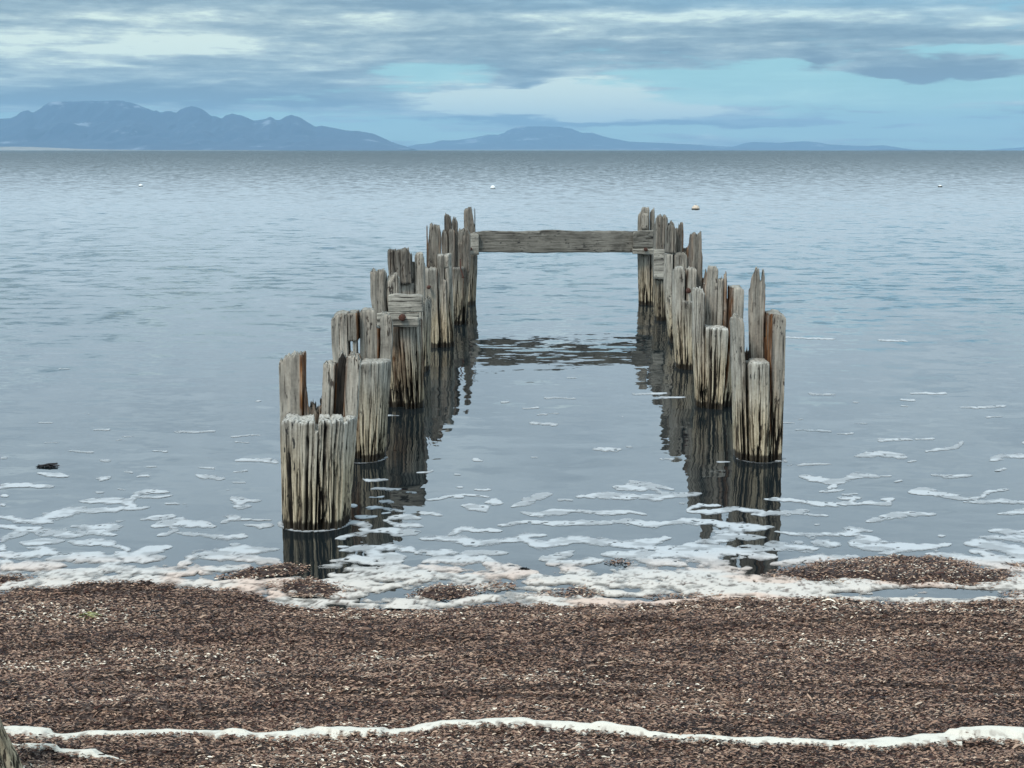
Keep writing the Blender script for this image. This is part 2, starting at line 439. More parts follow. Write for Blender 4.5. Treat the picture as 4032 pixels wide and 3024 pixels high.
L1.piece([(1197, 1570), (1203, 1528), (1211, 1560), (1216, 1612)], .1, .5, name='splinter', rustall=.55, jag=.004, gap=.004)
L1.piece([(1216, 1610), (1228, 1598), (1240, 1602), (1252, 1620), (1262, 1605), (1268, 1600)], .15, .9, name='rotten_core', rustall=.35, jag=.03, gap=.0)
L1.piece([(1266, 1434), (1276, 1431), (1292, 1436), (1300, 1430), (1322, 1436)], .1, .9, rust=(0, .3), jag=.008)
L1.piece([(1322, 1440), (1338, 1400), (1350, 1394), (1362, 1400), (1368, 1420)], .30, .98, name='rotten_core', rust=(1.6, 0), dark=.95, jag=.01, gap=.0, label='orange brown rotten heartwood')
L1.piece([(1356, 1425), (1372, 1408), (1400, 1400), (1418, 1410), (1424, 1430)], .06, .8, rust=(.5, 0), jag=.012)

L2 = Pile('timber_pile', 1302, 1546, 1500, 1330, 1522, 1823, 'grey pile with a hole through its left slab, behind the pile nearest the shore', 12, groove=.9, group=G1)
L2.cracks([(1500, .006, .4, 1), (1455, .005, .3, 2), (1478, .005, .35, 4), (1435, .004, .3, 5), (1490, .004, .5, .5)])
L2.piece([(1302, 1256), (1312, 1250), (1334, 1236), (1352, 1234), (1368, 1236)], -.3, .75, rust=(.0, 0), jag=.006, crk=.5, gap=.006)
L2.piece([(1366, 1236), (1385, 1232), (1405, 1232)], -.28, .72, bot=1345, jag=.006, crk=.4, rust=(0, .95), gap=.0)
L2.piece([(1388, 1340), (1402, 1340)], -.2, .5, name='splinter', jag=.004, gap=.0, crk=0)
L2.piece([(1366, 1392), (1386, 1398), (1404, 1396), (1420, 1402)], -.3, .6, name='rotten_core', jag=.01, gap=0, rustall=.5)
L2.piece([(1412, 1238), (1416, 1226), (1440, 1220), (1476, 1222), (1480, 1250), (1484, 1290), (1496, 1296)], .1, .9, rust=(0, .8), jag=.006, crk=.5)
L2.piece([(1494, 1262), (1505, 1242), (1522, 1238), (1540, 1246), (1546, 1262)], .0, .85, jag=.01, crk=.6)
L2.piece([(1415, 1426), (1440, 1418), (1480, 1420), (1515, 1418), (1540, 1424)], -1, .04, name='front_shaft', cap=.45, jag=.004, crk=1)

L3 = Pile('timber_pile', 1412, 1625, 1300, 1532, 1640, 1613, 'pale pile carrying a short plank with a rusty bolt, in the left row', 13, groove=1.0, group=G1)
L3.rb = .17; L3.cb = at_y(1546, 1613, L3.cy)[0]
L3.cracks([(1548, .010, .5, 1), (1572, .008, .4, 2), (1596, .009, .6, 4), (1615, .008, .5, 5), (1584, .006, .3, .5)])
L3.piece([(1412, 1066), (1416, 1069), (1434, 1066), (1440, 1072), (1456, 1066), (1474, 1066), (1477, 1075)], -.5, .6, jag=.01, crk=.6)
L3.piece([(1478, 1098), (1490, 1092), (1505, 1090), (1515, 1084), (1524, 1086), (1531, 1100)], -.35, .7, jag=.016, crk=.8, rust=(0, .2))
L3.piece([(1532, 1262), (1560, 1260), (1600, 1262), (1625, 1262)], -.9, .9, name='front_shaft', jag=.006, crk=1.2, gap=.0, rust=(.4, .7))
L3.piece([(1480, 1262), (1500, 1256), (1530, 1262)], -.45, .6, name='rotten_core', jag=.01, rustall=.3, gap=0)
bolt(L3.root, 1583, 1251, L3.d-.045, .028, .05, label='large rusty square bolt head with orange stain')

L4 = Pile('timber_pile', 1527, 1700, 1160, 1560, 1694, 1467, 'fourth pile of the left row, with an overhanging sawn block', 14, groove=1.0, group=G1)
L4.piece([(1527, 986), (1540, 984), (1560, 986), (1590, 984), (1600, 979), (1612, 981), (1620, 1000)], -.75, .2, mat=M_dark, bot=1117, name='overhanging_block', jag=.012, crk=1.5, gap=0)
L4.piece([(1531, 1115), (1560, 1116), (1600, 1114), (1632, 1114)], -.45, .7, jag=.006, crk=.6)
L4.piece([(1618, 1040), (1624, 1034), (1633, 1036)], -.3, .6, jag=.008, crk=1)
L4.piece([(1630, 1010), (1638, 1000), (1655, 996), (1668, 998), (1671, 1012), (1669, 1030), (1672, 1042)], -.4, .65, jag=.006, crk=.5)
L4.piece([(1640, 1215), (1655, 1200), (1672, 1180), (1690, 1176), (1700, 1180)], -1, .3, name='front_shaft', jag=.02, crk=1.5, rust=(.6, .2), gap=0)

L5 = Pile('timber_pile', 1666, 1782, 1150, 1672, 1790, 1370, 'fifth pile of the left row, a rusty bolt in its front', 15, groove=1.0, group=G1)
L5.piece([(1667, 1053), (1680, 1053), (1686, 1058), (1700, 1053), (1724, 1057)], -1, .0, name='front_shaft', jag=.008, cap=.3, rust=(.3, .35), crk=.8)
L5.piece([(1676, 1046), (1680, 1000), (1678, 884), (1690, 888), (1700, 880), (1705, 892), (1716, 886), (1733, 888), (1736, 910)], .05, .9, mat=M_dark, jag=.015, rust=(.65, .25), crk=1)
L5.piece([(1723, 1000), (1745, 1003), (1748, 1005)], -.8, .3, jag=.006, cap=.3, gap=0, crk=.6)
L5.piece([(1748, 1002), (1778, 1000), (1782, 1010)], -.72, .3, jag=.006, cap=.3, bot=1056, gap=0, crk=.6)
L5.piece([(1755, 1050), (1768, 1048), (1783, 1046)], -.7, .3, jag=.006, gap=0, crk=.8)
L5.piece([(1746, 1098), (1757, 1102)], -.85, .3, name='splinter', jag=.006, gap=0, crk=.8)
bolt(L5.root, 1688, 1131, L5.d-.01, .02, .06, label='rusty bolt with orange streak below')

L6 = Pile('timber_pile', 1732, 1852, 1100, 1738, 1838, 1281, 'dark split pile with a hanging rusty rod, sixth in the left row', 16, groove=1.1, group=G1)
L6.mat = M_dark
L6.piece([(1736, 925), (1742, 912), (1758, 912), (1764, 935)], -.5, .5, jag=.02, crk=1)
L6.piece([(1747, 846), (1752, 843), (1768, 848), (1777, 856), (1778, 870)], -.1, .8, jag=.012, crk=.9)
L6.piece([(1778, 870), (1786, 859), (1790, 866), (1797, 868), (1802, 880)], -.2, .7, jag=.02, crk=1.2, gap=.005)
L6.piece([(1782, 1050), (1800, 1052), (1830, 1050)], -1, -.05, name='front_shaft', jag=.006, crk=1, rust=(.3, .4), cap=.25, gap=.0)
L6.piece([(1822, 935), (1832, 905), (1842, 900), (1852, 920)], -.5, .8, jag=.02, crk=1)
L6.piece([(1765, 905), (1778, 900), (1792, 910)], -.6, .3, jag=.012, crk=1, rust=(0, .5))
x0, z0 = at_y(1772+40, 1020, L6.d-.03); x1, z1 = at_y(1823, 1095, L6.d-.03)
V, Fq = tube([(x0, L6.d, z0), (x0+.004, L6.d-.02, (z0+z1)/2), (x1, L6.d-.02, z1+.02), (x1, L6.d-.02, z1)], [.007, .008, .008, .022], 8)
mesh('iron_rod', V-np.array(L6.root.location), Fq, M_rust, L6.root)

L7 = Pile('timber_pile', 1798, 1866, 1000, 1795, 1850, 1203, 'tall narrow pile holding the left end of the long crossbeam', 17, groove=1.1, group=G1)
L7.rb = .17; L7.rt = .17; L7.cb = at_y(1800, 1203, L7.cy)[0]; L7.ct = at_y(1808, 1000, L7.cy)[0]
L7.mat = M_dark
L7.piece([(1802, 828), (1806, 824), (1822, 818), (1832, 816), (1836, 822), (1850, 818), (1851, 850), (1850, 905)], -.1, .9, jag=.01, crk=1)
L7.piece([(1776, 918), (1786, 898), (1792, 906), (1804, 900)], -.5, .3, jag=.015, crk=1, gap=0)
L7.piece([(1770, 960), (1790, 950), (1815, 956)], -.7, .6, jag=.01, crk=1, gap=0)
L7.piece([(1815, 1000), (1840, 1004), (1866, 1002)], -.95, .7, name='front_shaft', jag=.006, crk=1.2, gap=0, rust=(0, .3))

# ---- right row, near to far
R2 = Pile('timber_pile', 2878, 3097, 1400, 2892, 3084, 1823, 'nearest pile of the right row, tall spiked slab behind a low block', 22, groove=1.0, group=G2)
R2.cracks([(2962, .010, .40, 1), (2985, .008, .42, 2), (3000, .006, .3, 4), (2972, .006, .3, 5), (3046, .007, .25, .5), (2928, .006, .3, 1.5), (3062, .004, .4, 3), (2912, .004, .25, 2)])
R2.piece([(2879, 1262), (2886, 1252), (2900, 1248), (2915, 1256), (2930, 1260)], -.75, .6, jag=.012, crk=.6, name='upright_slab')
R2.piece([(2934, 1392), (2938, 1374), (2944, 1390), (2950, 1380), (2960, 1330)], .25, .8, name='rotten_core', rustall=.5, dark=.5, jag=.01, gap=0)
R2.piece([(2939, 1430), (2950, 1420), (2975, 1418), (3000, 1421), (3026, 1420)], -1, .1, name='front_shaft', jag=.004, cap=.6, crk=.9)
R2.piece([(2951, 1140), (2956, 1090), (2967, 1070), (2972, 1052), (2980, 1054), (2983, 1072), (2986, 1056), (2992, 1064), (2994, 1100), (3000, 1112), (3006, 1080), (3009, 1055), (3012, 1080), (3014, 1130), (3017, 1225)], .25, .62, jag=.004, crk=.5, rust=(.1, .45), label='tall slab split into sharp spikes')
R2.piece([(3012, 1330), (3020, 1310), (3032, 1290), (3040, 1300)], .2, .7, name='rotten_core', rustall=.95, jag=.01, gap=0)
R2.piece([(3029, 1240), (3036, 1234), (3055, 1236), (3080, 1240), (3096, 1250)], -.7, .85, jag=.006, crk=.6, rust=(.9, 0), gap=.02)

R3 = Pile('timber_pile', 2729, 2933, 1400, 2738, 2898, 1613, 'second pile of the right row, white topped block before brown slabs', 23, groove=1.1, group=G2)
R3.cracks([(2778, .010, .55, 1), (2800, .010, .58, 2), (2822, .011, .60, 4), (2838, .009, .5, 5), (2848, .007, .4, .5), (2812, .006, .4, 1.5), (2758, .006, .4, 3), (2790, .005, .25, 2)])
R3.piece([(2729, 1142), (2738, 1138), (2755, 1138), (2772, 1142), (2779, 1150)], -.7, .4, jag=.012, cap=.5, crk=.9)
R3.piece([(2772, 1284), (2800, 1288), (2830, 1286), (2866, 1290)], -1, .05, name='front_shaft', jag=.005, cap=1.0, crk=1.2)
R3.piece([(2772, 1120), (2778, 1092), (2784, 1056), (2786, 1050), (2800, 1052), (2822, 1052), (2832, 1064)], .1, .85, jag=.005, crk=.5, rust=(.5, 0))
R3.piece([(2828, 1100), (2834, 1096), (2846, 1100), (2850, 1108)], .1, .7, jag=.014, crk=.8, rust=(0, .3), gap=.0)
R3.piece([(2848, 1110), (2850, 1075), (2853, 1090), (2858, 1070), (2863, 1070), (2864, 1130)], .2, .8, name='splinter', jag=.003, crk=.4, rustall=.5, gap=0)
R3.piece([(2862, 1180), (2866, 1187), (2868, 1186), (2875, 1220), (2880, 1225)], .3, .9, name='rotten_core', jag=.006, rustall=.5, dark=.5, gap=0)
R3.piece([(2879, 1134), (2895, 1132), (2915, 1133), (2933, 1142)], -.4, .8, jag=.004, crk=.5, rust=(1.0, 0))

R4 = Pile('timber_pile', 2650, 2790, 1300, 2660, 2784, 1457, 'third pile of the right row, rusty bolt between two rounded columns', 24, groove=1.0, group=G2)
R4.cracks([(2702, .009, .5, 1), (2720, .008, .45, 2), (2690, .007, .35, 4)])
R4.piece([(2650, 1066), (2655, 1056), (2672, 1052), (2690, 1054), (2699, 1066)], -.8, .4, jag=.006, cap=.2, crk=.5)
R4.piece([(2702, 1062), (2712, 1056), (2730, 1054), (2744, 1058)], -.7, .4, jag=.008, cap=.15, crk=.7, rust=(.4, 0))
R4.piece([(2680, 1180), (2700, 1182), (2728, 1183)], -1, -.2, name='front_shaft', jag=.004, cap=.4, crk=1)
R4.piece([(2720, 925), (2726, 920), (2738, 916), (2742, 926), (2750, 922), (2760, 914), (2764, 918), (2765, 990), (2770, 1010)], .0, .9, mat=M_dark, jag=.008, crk=.9, rust=(.2, .3))
R4.piece([(2770, 1100), (2778, 1060), (2790, 1100)], -.2, .5, name='splinter', jag=.008, rustall=.4, gap=0)
bolt(R4.root, 2712, 1145, R4.d+.02, .024, .07, label='rusty bolt jutting from the split')

R5 = Pile('timber_pile', 2617, 2740, 1200, 2630, 2752, 1353, 'slender pale pile with a sawn overhanging column, fourth in the right row', 25, groove=.9, group=G2)
R5.piece([(2620, 897), (2628, 890), (2640, 884), (2656, 888), (2662, 905)], -.8, -.1, mat=M_dark, bot=997, name='overhanging_block', jag=.01, crk=.9, gap=0)
R5.piece([(2619, 1001), (2635, 999), (2650, 1001)], -.85, .3, name='front_shaft', jag=.004, crk=.7)
R5.piece([(2654, 905), (2662, 898), (2670, 905), (2672, 878), (2675, 892), (2679, 878), (2692, 876), (2693, 960)], -.05, .7, mat=M_dark, jag=.006, crk=.9, rust=(.1, .8))
R5.piece([(2653, 995), (2680, 994), (2700, 996), (2707, 1004)], -.75, .5, jag=.008, crk=.7)
R5.piece([(2706, 975), (2714, 960), (2728, 1010)], -.2, .6, name='rotten_core', jag=.01, rustall=.6, gap=0)
V = None

R6 = Pile('timber_pile', 2572, 2668, 1150, 2576, 2664, 1265, 'fifth pile of the right row, a beam end let into its front', 26, groove=1.2, group=G2)
R6.mat = M_dark
R6.cracks([(2590, .012, .5, 1), (2604, .010, .45, 2), (2618, .011, .5, 4), (2628, .008, .4, 5)])
R6.piece([(2573, 900), (2580, 862), (2590, 852), (2600, 850), (2608, 856), (2616, 850), (2619, 848), (2622, 846), (2626, 856), (2631, 864), (2632, 900)], -.6, .7, jag=.012, crk=.7)
R6.piece([(2574, 1100), (2600, 1102), (2622, 1100), (2634, 1100)], -1, -.1, name='front_shaft', jag=.005, crk=1.4, gap=0)
R6.piece([(2632, 880), (2640, 872), (2655, 880), (2668, 960)], -.1, .6, jag=.012, crk=.8)

R7 = Pile('timber_pile', 2511, 2616, 1050, 2515, 2612, 1203, 'farthest pile of the right row, holding one end of the long beam', 27, groove=1.0, group=G2)
R7.cracks([(2535, .008, .6, 1), (2548, .006, .4, 2)])
R7.piece([(2511, 850), (2514, 840), (2524, 832), (2526, 818), (2540, 816), (2556, 817), (2560, 826)], -.1, .8, jag=.008, crk=.7)
R7.piece([(2526, 842), (2540, 840), (2556, 841)], -.6, -.12, bot=903, name='overhanging_block', jag=.004, crk=.4)
R7.piece([(2560, 836), (2567, 824), (2569, 822), (2571, 830), (2574, 818), (2578, 818), (2580, 870)], -.1, .6, jag=.004, crk=.7)
R7.piece([(2511, 1003), (2530, 1002), (2550, 1003), (2558, 1003)], -.9, .5, name='front_shaft', jag=.004, crk=.9)
R7.piece([(2560, 1003), (2580, 1002), (2610, 1003)], -.85, .5, name='front_shaft', jag=.004, crk=.9)

# ---- horizontal timbers
def plank(name, pts_top, pts_bot, Y, th, mat, root_loc=None, jag=.006, seed=1, parent=None, step=.012):
    """board across the view: silhouette given by top and bottom edges, real thickness th"""
    T = [at_y(x, y, Y) for x, y in pts_top]; B = [at_y(x, y, Y) for x, y in pts_bot]
    x0, x1 = T[0][0], T[-1][0]; nx = max(int((x1-x0)/step), 6); xs = np.linspace(x0, x1, nx)
    zt = np.interp(xs, [p[0] for p in T], [p[1] for p in T]); zb = np.interp(xs, [p[0] for p in B], [p[1] for p in B])
    zt = zt+(fbm(xs*9, xs*0, seed, 4)-.5)*jag*3; zb = zb+(fbm(xs*7, xs*0+4, seed, 4)-.5)*jag*2
    nv, nt = 14, 5; ring = []; wear_shade = []
    def pt(u, v):
        z = zb+(zt-zb)*v; y = Y+u*th
        g = fbm(xs*1.3+7, z*42, seed+3, 3)
        cr = sm(.30, .22, g)
        e = (g-.5)*.016+cr*.012
        return z, y, e, cr
    for v in np.linspace(0, 1, nv):
        z, y, e, cr = pt(0, v); ring.append(np.stack([xs, y+e+.006*(v in (0., 1.)), z], -1)); wear_shade.append(cr)
    for u in np.linspace(0, 1, nt+2)[1:-1]:
        z, y, e, cr = pt(u, 1); ring.append(np.stack([xs, y+0*xs, z+(vn(xs*30, u*9+xs*0, seed)-.5)*jag], -1)); wear_shade.append(cr*0)
    for v in np.linspace(1, 0, 5):
        z, y, e, cr = pt(1, v); ring.append(np.stack([xs, y-e, z], -1)); wear_shade.append(cr)
    for u in np.linspace(1, 0, nt+2)[1:-1]:
        z, y, e, cr = pt(u, 0); ring.append(np.stack([xs, y+0*xs, z], -1)); wear_shade.append(cr*0)
    A = np.stack(ring, 1); nr = A.shape[1]; A = A.reshape(-1, 3)
    Wr = np.stack(wear_shade, 1).reshape(-1)
    Fq = gridfaces(nx, nr, True)
    cen = np.array([[x0, Y+th/2, (zt[0]+zb[0])/2], [x1, Y+th/2, (zt[-1]+zb[-1])/2]])
    k = len(A); i = np.arange(nr); j = (i+1) % nr; b0 = (nx-1)*nr
    Tt = np.concatenate([np.stack([j, i, np.full(nr, k)], -1), np.stack([b0+i, b0+j, np.full(nr, k+1)], -1)])
    A = np.concatenate([A, cen]); Wr = np.append(Wr, [0, 0])
    W = np.stack([Wr*.8, Wr*0, Wr*0, Wr*0+1], -1)
    loc = parent.location if parent else Vector(((x0+x1)/2, Y+th/2, zb.min()))
    o = mesh(name, A-np.array(loc), [Fq, Tt], mat, parent, {'wear_shade': W})
    if not parent: o.location = loc
    return o
YB = L7.d-.03
xa, za = at_y(1880, 997, YB)
BM = empty('crossbeam', (xa, YB, za))
tag(BM, 'long dark weathered beam spanning the gap between the two farthest piles', 'wooden beam')
plank('beam_board', [(1872, 914), (1900, 910), (1990, 911), (2060, 912), (2120, 909), (2180, 906), (2240, 910), (2300, 912), (2400, 910), (2497, 911), (2572, 911)],
      [(1872, 992), (1960, 994), (2100, 996), (2300, 994), (2450, 994), (2572, 996)], YB, .13, M_beam, parent=BM, seed=5)
plank('end_block', [(1848, 924), (1866, 918), (1885, 926)], [(1848, 1003), (1885, 1003)], YB-.08, .075, M_plank, parent=BM, seed=8)
plank('end_block', [(2494, 917), (2520, 910), (2574, 907)], [(2494, 977), (2574, 976)], YB-.075, .07, M_beam, parent=BM, seed=9)
plank('end_strip', [(2492, 979), (2574, 978)], [(2494, 1000), (2574, 1002)], YB-.08, .075, M_plank, parent=BM, seed=10)
bolt(BM, 2543, 982, YB-.085, .026, .04, label='dark rusty bolt head')
bolt(BM, 1853, 980, YB-.085, .022, .03)
o = plank('plank', [(1484, 1234), (1500, 1231), (1560, 1232), (1600, 1231), (1648, 1232)], [(1484, 1284), (1510, 1288), (1580, 1287), (1646, 1290)], L3.d-.055, .05, M_plank, seed=21)
tag(o, 'short pale plank bolted across the front of the third left pile, lower of two', 'plank', 'short planks fixed between the left piles')
o = plank('plank', [(1528, 1164), (1560, 1160), (1600, 1162), (1640, 1159), (1664, 1166)], [(1528, 1229), (1570, 1231), (1620, 1229), (1656, 1228)], L3.d+.02, .07, M_plank, seed=22)
tag(o, 'short grey plank resting above the bolted plank of the left row', 'plank', 'short planks fixed between the left piles')
o = plank('plank', [(1634, 1176), (1664, 1174)], [(1634, 1206), (1662, 1202)], L3.d+.6, .06, M_beam, seed=23)
tag(o, 'dark stub of plank seen behind the right end of the upper grey plank', 'plank', 'short planks fixed between the left piles')
o = plank('plank', [(2576, 983), (2600, 982), (2619, 983)], [(2576, 1098), (2619, 1100)], R6.d-.035, .1, M_plank, seed=24, jag=.003)
tag(o, 'thick grey beam end with horizontal cracks let into the fifth right pile', 'beam end')
o = plank('plank', [(2685, 977), (2722, 977)], [(2685, 994), (2722, 995)], R5.d+.35, .08, M_beam, seed=25)
tag(o, 'dark stub of crosspiece between two piles of the right row', 'beam end')

# ------------------------------------------------------------------ the shore
SH = [(-900, 2330), (-300, 2330), (0, 2334), (100, 2325), (300, 2318), (500, 2312), (700, 2310), (900, 2320), (1020, 2335), (1070, 2362), (1200, 2385), (1400, 2395), (1600, 2402), (1750, 2395), (1900, 2377), (2050, 2376),
      (2250, 2380), (2400, 2388), (2600, 2378), (2750, 2360), (2900, 2352), (3200, 2352), (3500, 2366), (3800, 2371), (4032, 2368), (4500, 2360), (5200, 2360)]
SW = np.array([at_z(x, y, .02) for x, y in SH])
def shore_y(x):
    x = np.asarray(x, float)
    return np.interp(x, SW[:, 0], SW[:, 1])+(fbm(x*14, x*0, 4, 4)-.5)*.06+(np.abs(x) > 4)*(fbm(x*.15, x*0+3, 5, 3)-.5)*sm(4, 12, np.abs(x))*4
def bz(x, y):
    """height of the matted seagrass"""
    inn = shore_y(x)-y
    lump = (fbm(x*2.1, y*5.5, 31, 4)-.5)*.030+(fbm(x*9, y*18, 32, 3)-.5)*.014
    led = fbm(x*.9+2, y*3.2, 33, 4); st = (sm(.50, .515, led)+sm(.585, .60, led))*.014
    z = .030+lump+st+.02*np.clip(4.6-y, 0, 3)+.06*np.clip(3.0-y, 0, 60)*.6
    z = z-.022*crease(x, y)
    return -.12+(z+.12)*sm(-.02, .05, inn)
CREASE = [([(480, 2660), (620, 2664), (760, 2658), (880, 2664)], 3.5), ([(1360, 2664), (1480, 2670), (1560, 2664)], 4), ([(2260, 2682), (2420, 2676), (2560, 2688)], 5), ([(3040, 2672), (3150, 2680), (3260, 2676)], 3),
          ([(3380, 2690), (3560, 2700), (3760, 2706), (3900, 2714), (4100, 2710)], 5), ([(1380, 2790), (1460, 2786)], 4), ([(740, 2450), (900, 2456)], 3), ([(1900, 2452), (2000, 2458)], 4), ([(2700, 2560), (2860, 2556)], 3), ([(3300, 2500), (3420, 2506)], 3), ([(300, 2560), (420, 2566)], 3)]
def crease(x, y):
    x = np.asarray(x, float); y = np.asarray(y, float); best = np.zeros(np.broadcast(x, y).shape)
    wy = y+(fbm(x*11, y*3, 87, 3)-.5)*.05
    for pts, w in CREASE:
        P_ = [at_z(a, b, .04) for a, b in pts]; hw = w*.0042
        for a, b in zip(P_[:-1], P_[1:]):
            dx, dy = b[0]-a[0], b[1]-a[1]; t_ = np.clip(((x-a[0])*dx+(wy-a[1])*dy)/(dx*dx+dy*dy), 0, 1)
            best = np.maximum(best, np.clip(1.3-np.hypot((x-a[0]-dx*t_)*.6, wy-a[1]-dy*t_)/hw, 0, 1))
    return best
xs = np.concatenate([-np.geomspace(400, 4.2, 40), np.arange(-4.15, 4.16, .022), np.geomspace(4.2, 400, 40)])
ys = np.concatenate([-np.geomspace(300, 1, 30), np.arange(0, 3.4, .12), np.arange(3.4, 6.75, .022), [6.8, 7.5, 9, 12]])
X, Y = np.meshgrid(xs, ys); Z = bz(X, Y)
Z = np.where(Y > 6.72, -.3-(Y-6.7)*.1, Z)
beach = mesh('beach', np.stack([X, Y, Z], -1).reshape(-1, 3), gridfaces(len(ys), len(xs)), M_ground)
tag(beach, kind='structure')

def leaves(x, y, z, seed, lo=.006, hi=.018, pal=None):
    r = np.random.default_rng(seed); n = len(x)
    L = r.uniform(lo, hi, n)*(1+1.6*(r.random(n) < .012)); w = r.uniform(.0028, .0058, n)*(.7+L/.03)
    a = r.normal(0, .55, n); tl = r.normal(0, .22, n); ro = r.normal(0, .38, n)
    dx, dy, dz = np.cos(a)*np.cos(tl), np.sin(a)*np.cos(tl), np.sin(tl)
    ex, ey, ez = -np.sin(a)*np.cos(ro), np.cos(a)*np.cos(ro), np.sin(ro)
    c = np.stack([x, y, z], -1); D = np.stack([dx, dy, dz], -1)*L[:, None]/2; E = np.stack([ex, ey, ez], -1)*w[:, None]/2
    bow = np.zeros_like(D); bow[:, 2] = r.uniform(0, .15, n)*L
    V = np.stack([c-D-E*.6, c-E+bow, c+D-E*.5, c+D+E*.6, c+E+bow, c-D+E*.5], 1).reshape(-1, 3)
    i = np.arange(n)[:, None]*6
    Fq = np.concatenate([i+np.array([[0, 1, 4, 5]]), i+np.array([[1, 2, 3, 4]])])
    k = r.random(n)
    pal = np.array([(.012, .004, .003), (.06, .022, .014), (.20, .115, .078), (.30, .185, .128), (.42, .28, .195), (.60, .45, .33), (.85, .75, .60)]) if pal is None else np.array(pal)
    cum = np.array([.23, .37, .60, .81, .955, .993, 1.0])
    big = fbm(x*1.6, y*7, 77, 4)
    k = np.clip(.5+(k-.5)*(.72+.5*fbm(x*1.1+4, y*5, 78, 3))+(big-.5)*.5, 0, .999)
    idx = np.searchsorted(cum, k)
    col = pal[idx]*(.8+.4*r.random((n, 1)))
    col = np.concatenate([np.clip(col, 0, 1), np.ones((n, 1))], 1)
    return V, Fq, np.repeat(col, 6, 0)
n = 460000
x = rng.uniform(-3.4, 3.4, n); y = 3.9+rng.random(n)*2.65
k = (y < shore_y(x)-.005+rng.normal(0, .012, n)) & (crease(x, y) < rng.uniform(.25, .9, n)); x, y = x[k], y[k]
z = bz(x, y)+rng.uniform(-.001, .010, len(x))
z = np.maximum(z, .004)
# stray leaves caught in the lower edge of the foam lines
for pts, cnt_ in (([(0, 1596), (160, 1597), (300, 1588), (560, 1596), (700, 1590), (880, 1582), (1050, 1567), (1300, 1582), (1600, 1606), (1800, 1614), (1900, 1617), (2100, 1598), (2212, 1602)], 1500), ([(20, 1625), (130, 1636), (200, 1640), (285, 1648)], 200)):
    q = np.array([at_z(a*1.8228, b*1.8228, .05) for a, b in pts]); lx = rng.uniform(q[0, 0], q[-1, 0], cnt_); ly = np.interp(lx, q[:, 0], q[:, 1])+rng.normal(.012, .014, cnt_)
    x = np.append(x, lx); y = np.append(y, ly); z = np.append(z, bz(lx, ly)+.012)
V, Fq, cl = leaves(x, y, z, 3)
o = mesh('seagrass_litter', V, Fq, M_leaf, attr={'tint': cl}, smooth=False)
tag(o, 'brown dead seagrass leaves washed up thick along the whole shore', 'seagrass', kind='stuff')

def mat_island(outline, label, seed, dens=17000, hgt=.03, sparse=0.0):
    P_ = np.array([at_z(a, b, .0) for a, b in outline])
    lo, hi = P_.min(0), P_.max(0); c = (lo+hi)/2
    def inside(x, y):
        ins = np.zeros(np.shape(x), bool); j = len(P_)-1
        for i in range(len(P_)):
            xi, yi = P_[i]; xj, yj = P_[j]
            with np.errstate(divide='ignore', invalid='ignore'):
                ins ^= ((yi > y) != (yj > y)) & (x < (xj-xi)*(y-yi)/(yj-yi+1e-12)+xi)
            j = i
        return ins
    def edge(x, y):
        d = np.full(np.shape(x), 9.0)
        for i in range(len(P_)):
            a = P_[i]; b = P_[(i+1) % len(P_)]; ab = b-a; t = np.clip(((x-a[0])*ab[0]+(y-a[1])*ab[1])/(ab@ab), 0, 1)
            d = np.minimum(d, np.hypot(x-a[0]-ab[0]*t, y-a[1]-ab[1]*t))
        return np.where(inside(x, y), d, -d)
    def hz(x, y):
        e = edge(x, y)+(fbm(x*16, y*16, seed, 3)-.5)*.05
        return -.012+(hgt+.012)*sm(-.01, .12, e)*(.6+.8*fbm(x*7, y*12, seed+2, 3)) - .02*(e < -.01), e
    gx = np.arange(lo[0]-.06, hi[0]+.06, .02); gy = np.arange(lo[1]-.06, hi[1]+.06, .02)
    X, Y = np.meshgrid(gx, gy); Z, E = hz(X, Y)
    V0 = np.stack([X, Y, Z], -1).reshape(-1, 3); F0 = gridfaces(len(gy), len(gx))
    keep = (E.reshape(-1)[F0].max(1) > -.03); F0 = F0[keep]
    C0 = np.tile([.05, .033, .028, 1], (len(V0), 1))
    n = int((hi[0]-lo[0]+.1)*(hi[1]-lo[1]+.1)*dens); r = np.random.default_rng(seed)
    x = r.uniform(lo[0]-.05, hi[0]+.05, n); y = r.uniform(lo[1]-.05, hi[1]+.05, n)
    z, e = hz(x, y); k = e > r.normal(-.004, .012, n)
    if sparse: k &= fbm(x*12, y*20, seed+4, 3) > sparse
    x, y, z = x[k], y[k], np.maximum(z[k], .003)+r.uniform(0, .008, k.sum())
    V1, F1, C1 = leaves(x, y, z, seed)
    if sparse: F0 = F0[:0]
    V = np.concatenate([V0, V1])-np.array([c[0], c[1], 0]); Fc = np.concatenate([F0, F1+len(V0)]); Cc = np.concatenate([C0, C1])
    o = mesh('seagrass_mat', V, Fc, M_leaf, attr={'tint': Cc}, smooth=False, loc=(c[0], c[1], 0))
    return tag(o, label, 'seagrass mat', 'mats of dead seagrass awash off the shore')
mat_island([(3010, 2268), (3080, 2245), (3250, 2212), (3500, 2195), (3700, 2196), (3800, 2212), (3860, 2242), (3950, 2247), (4025, 2272), (4000, 2295), (3900, 2318), (3700, 2305), (3450, 2305), (3200, 2295), (3050, 2282)],
           'largest seagrass mat, a long brown mound awash at the right', 41, hgt=.03)
mat_island([(845, 2278), (910, 2255), (1020, 2238), (1140, 2225), (1220, 2230), (1215, 2250), (1150, 2272), (1020, 2280), (900, 2290)], 'thin seagrass mat just in front of the nearest left pile, farther of two', 42)
mat_island([(1050, 2305), (1110, 2285), (1230, 2280), (1330, 2300), (1410, 2328), (1340, 2352), (1200, 2358), (1100, 2335)], 'seagrass mat against the shore below the nearest left pile', 43)
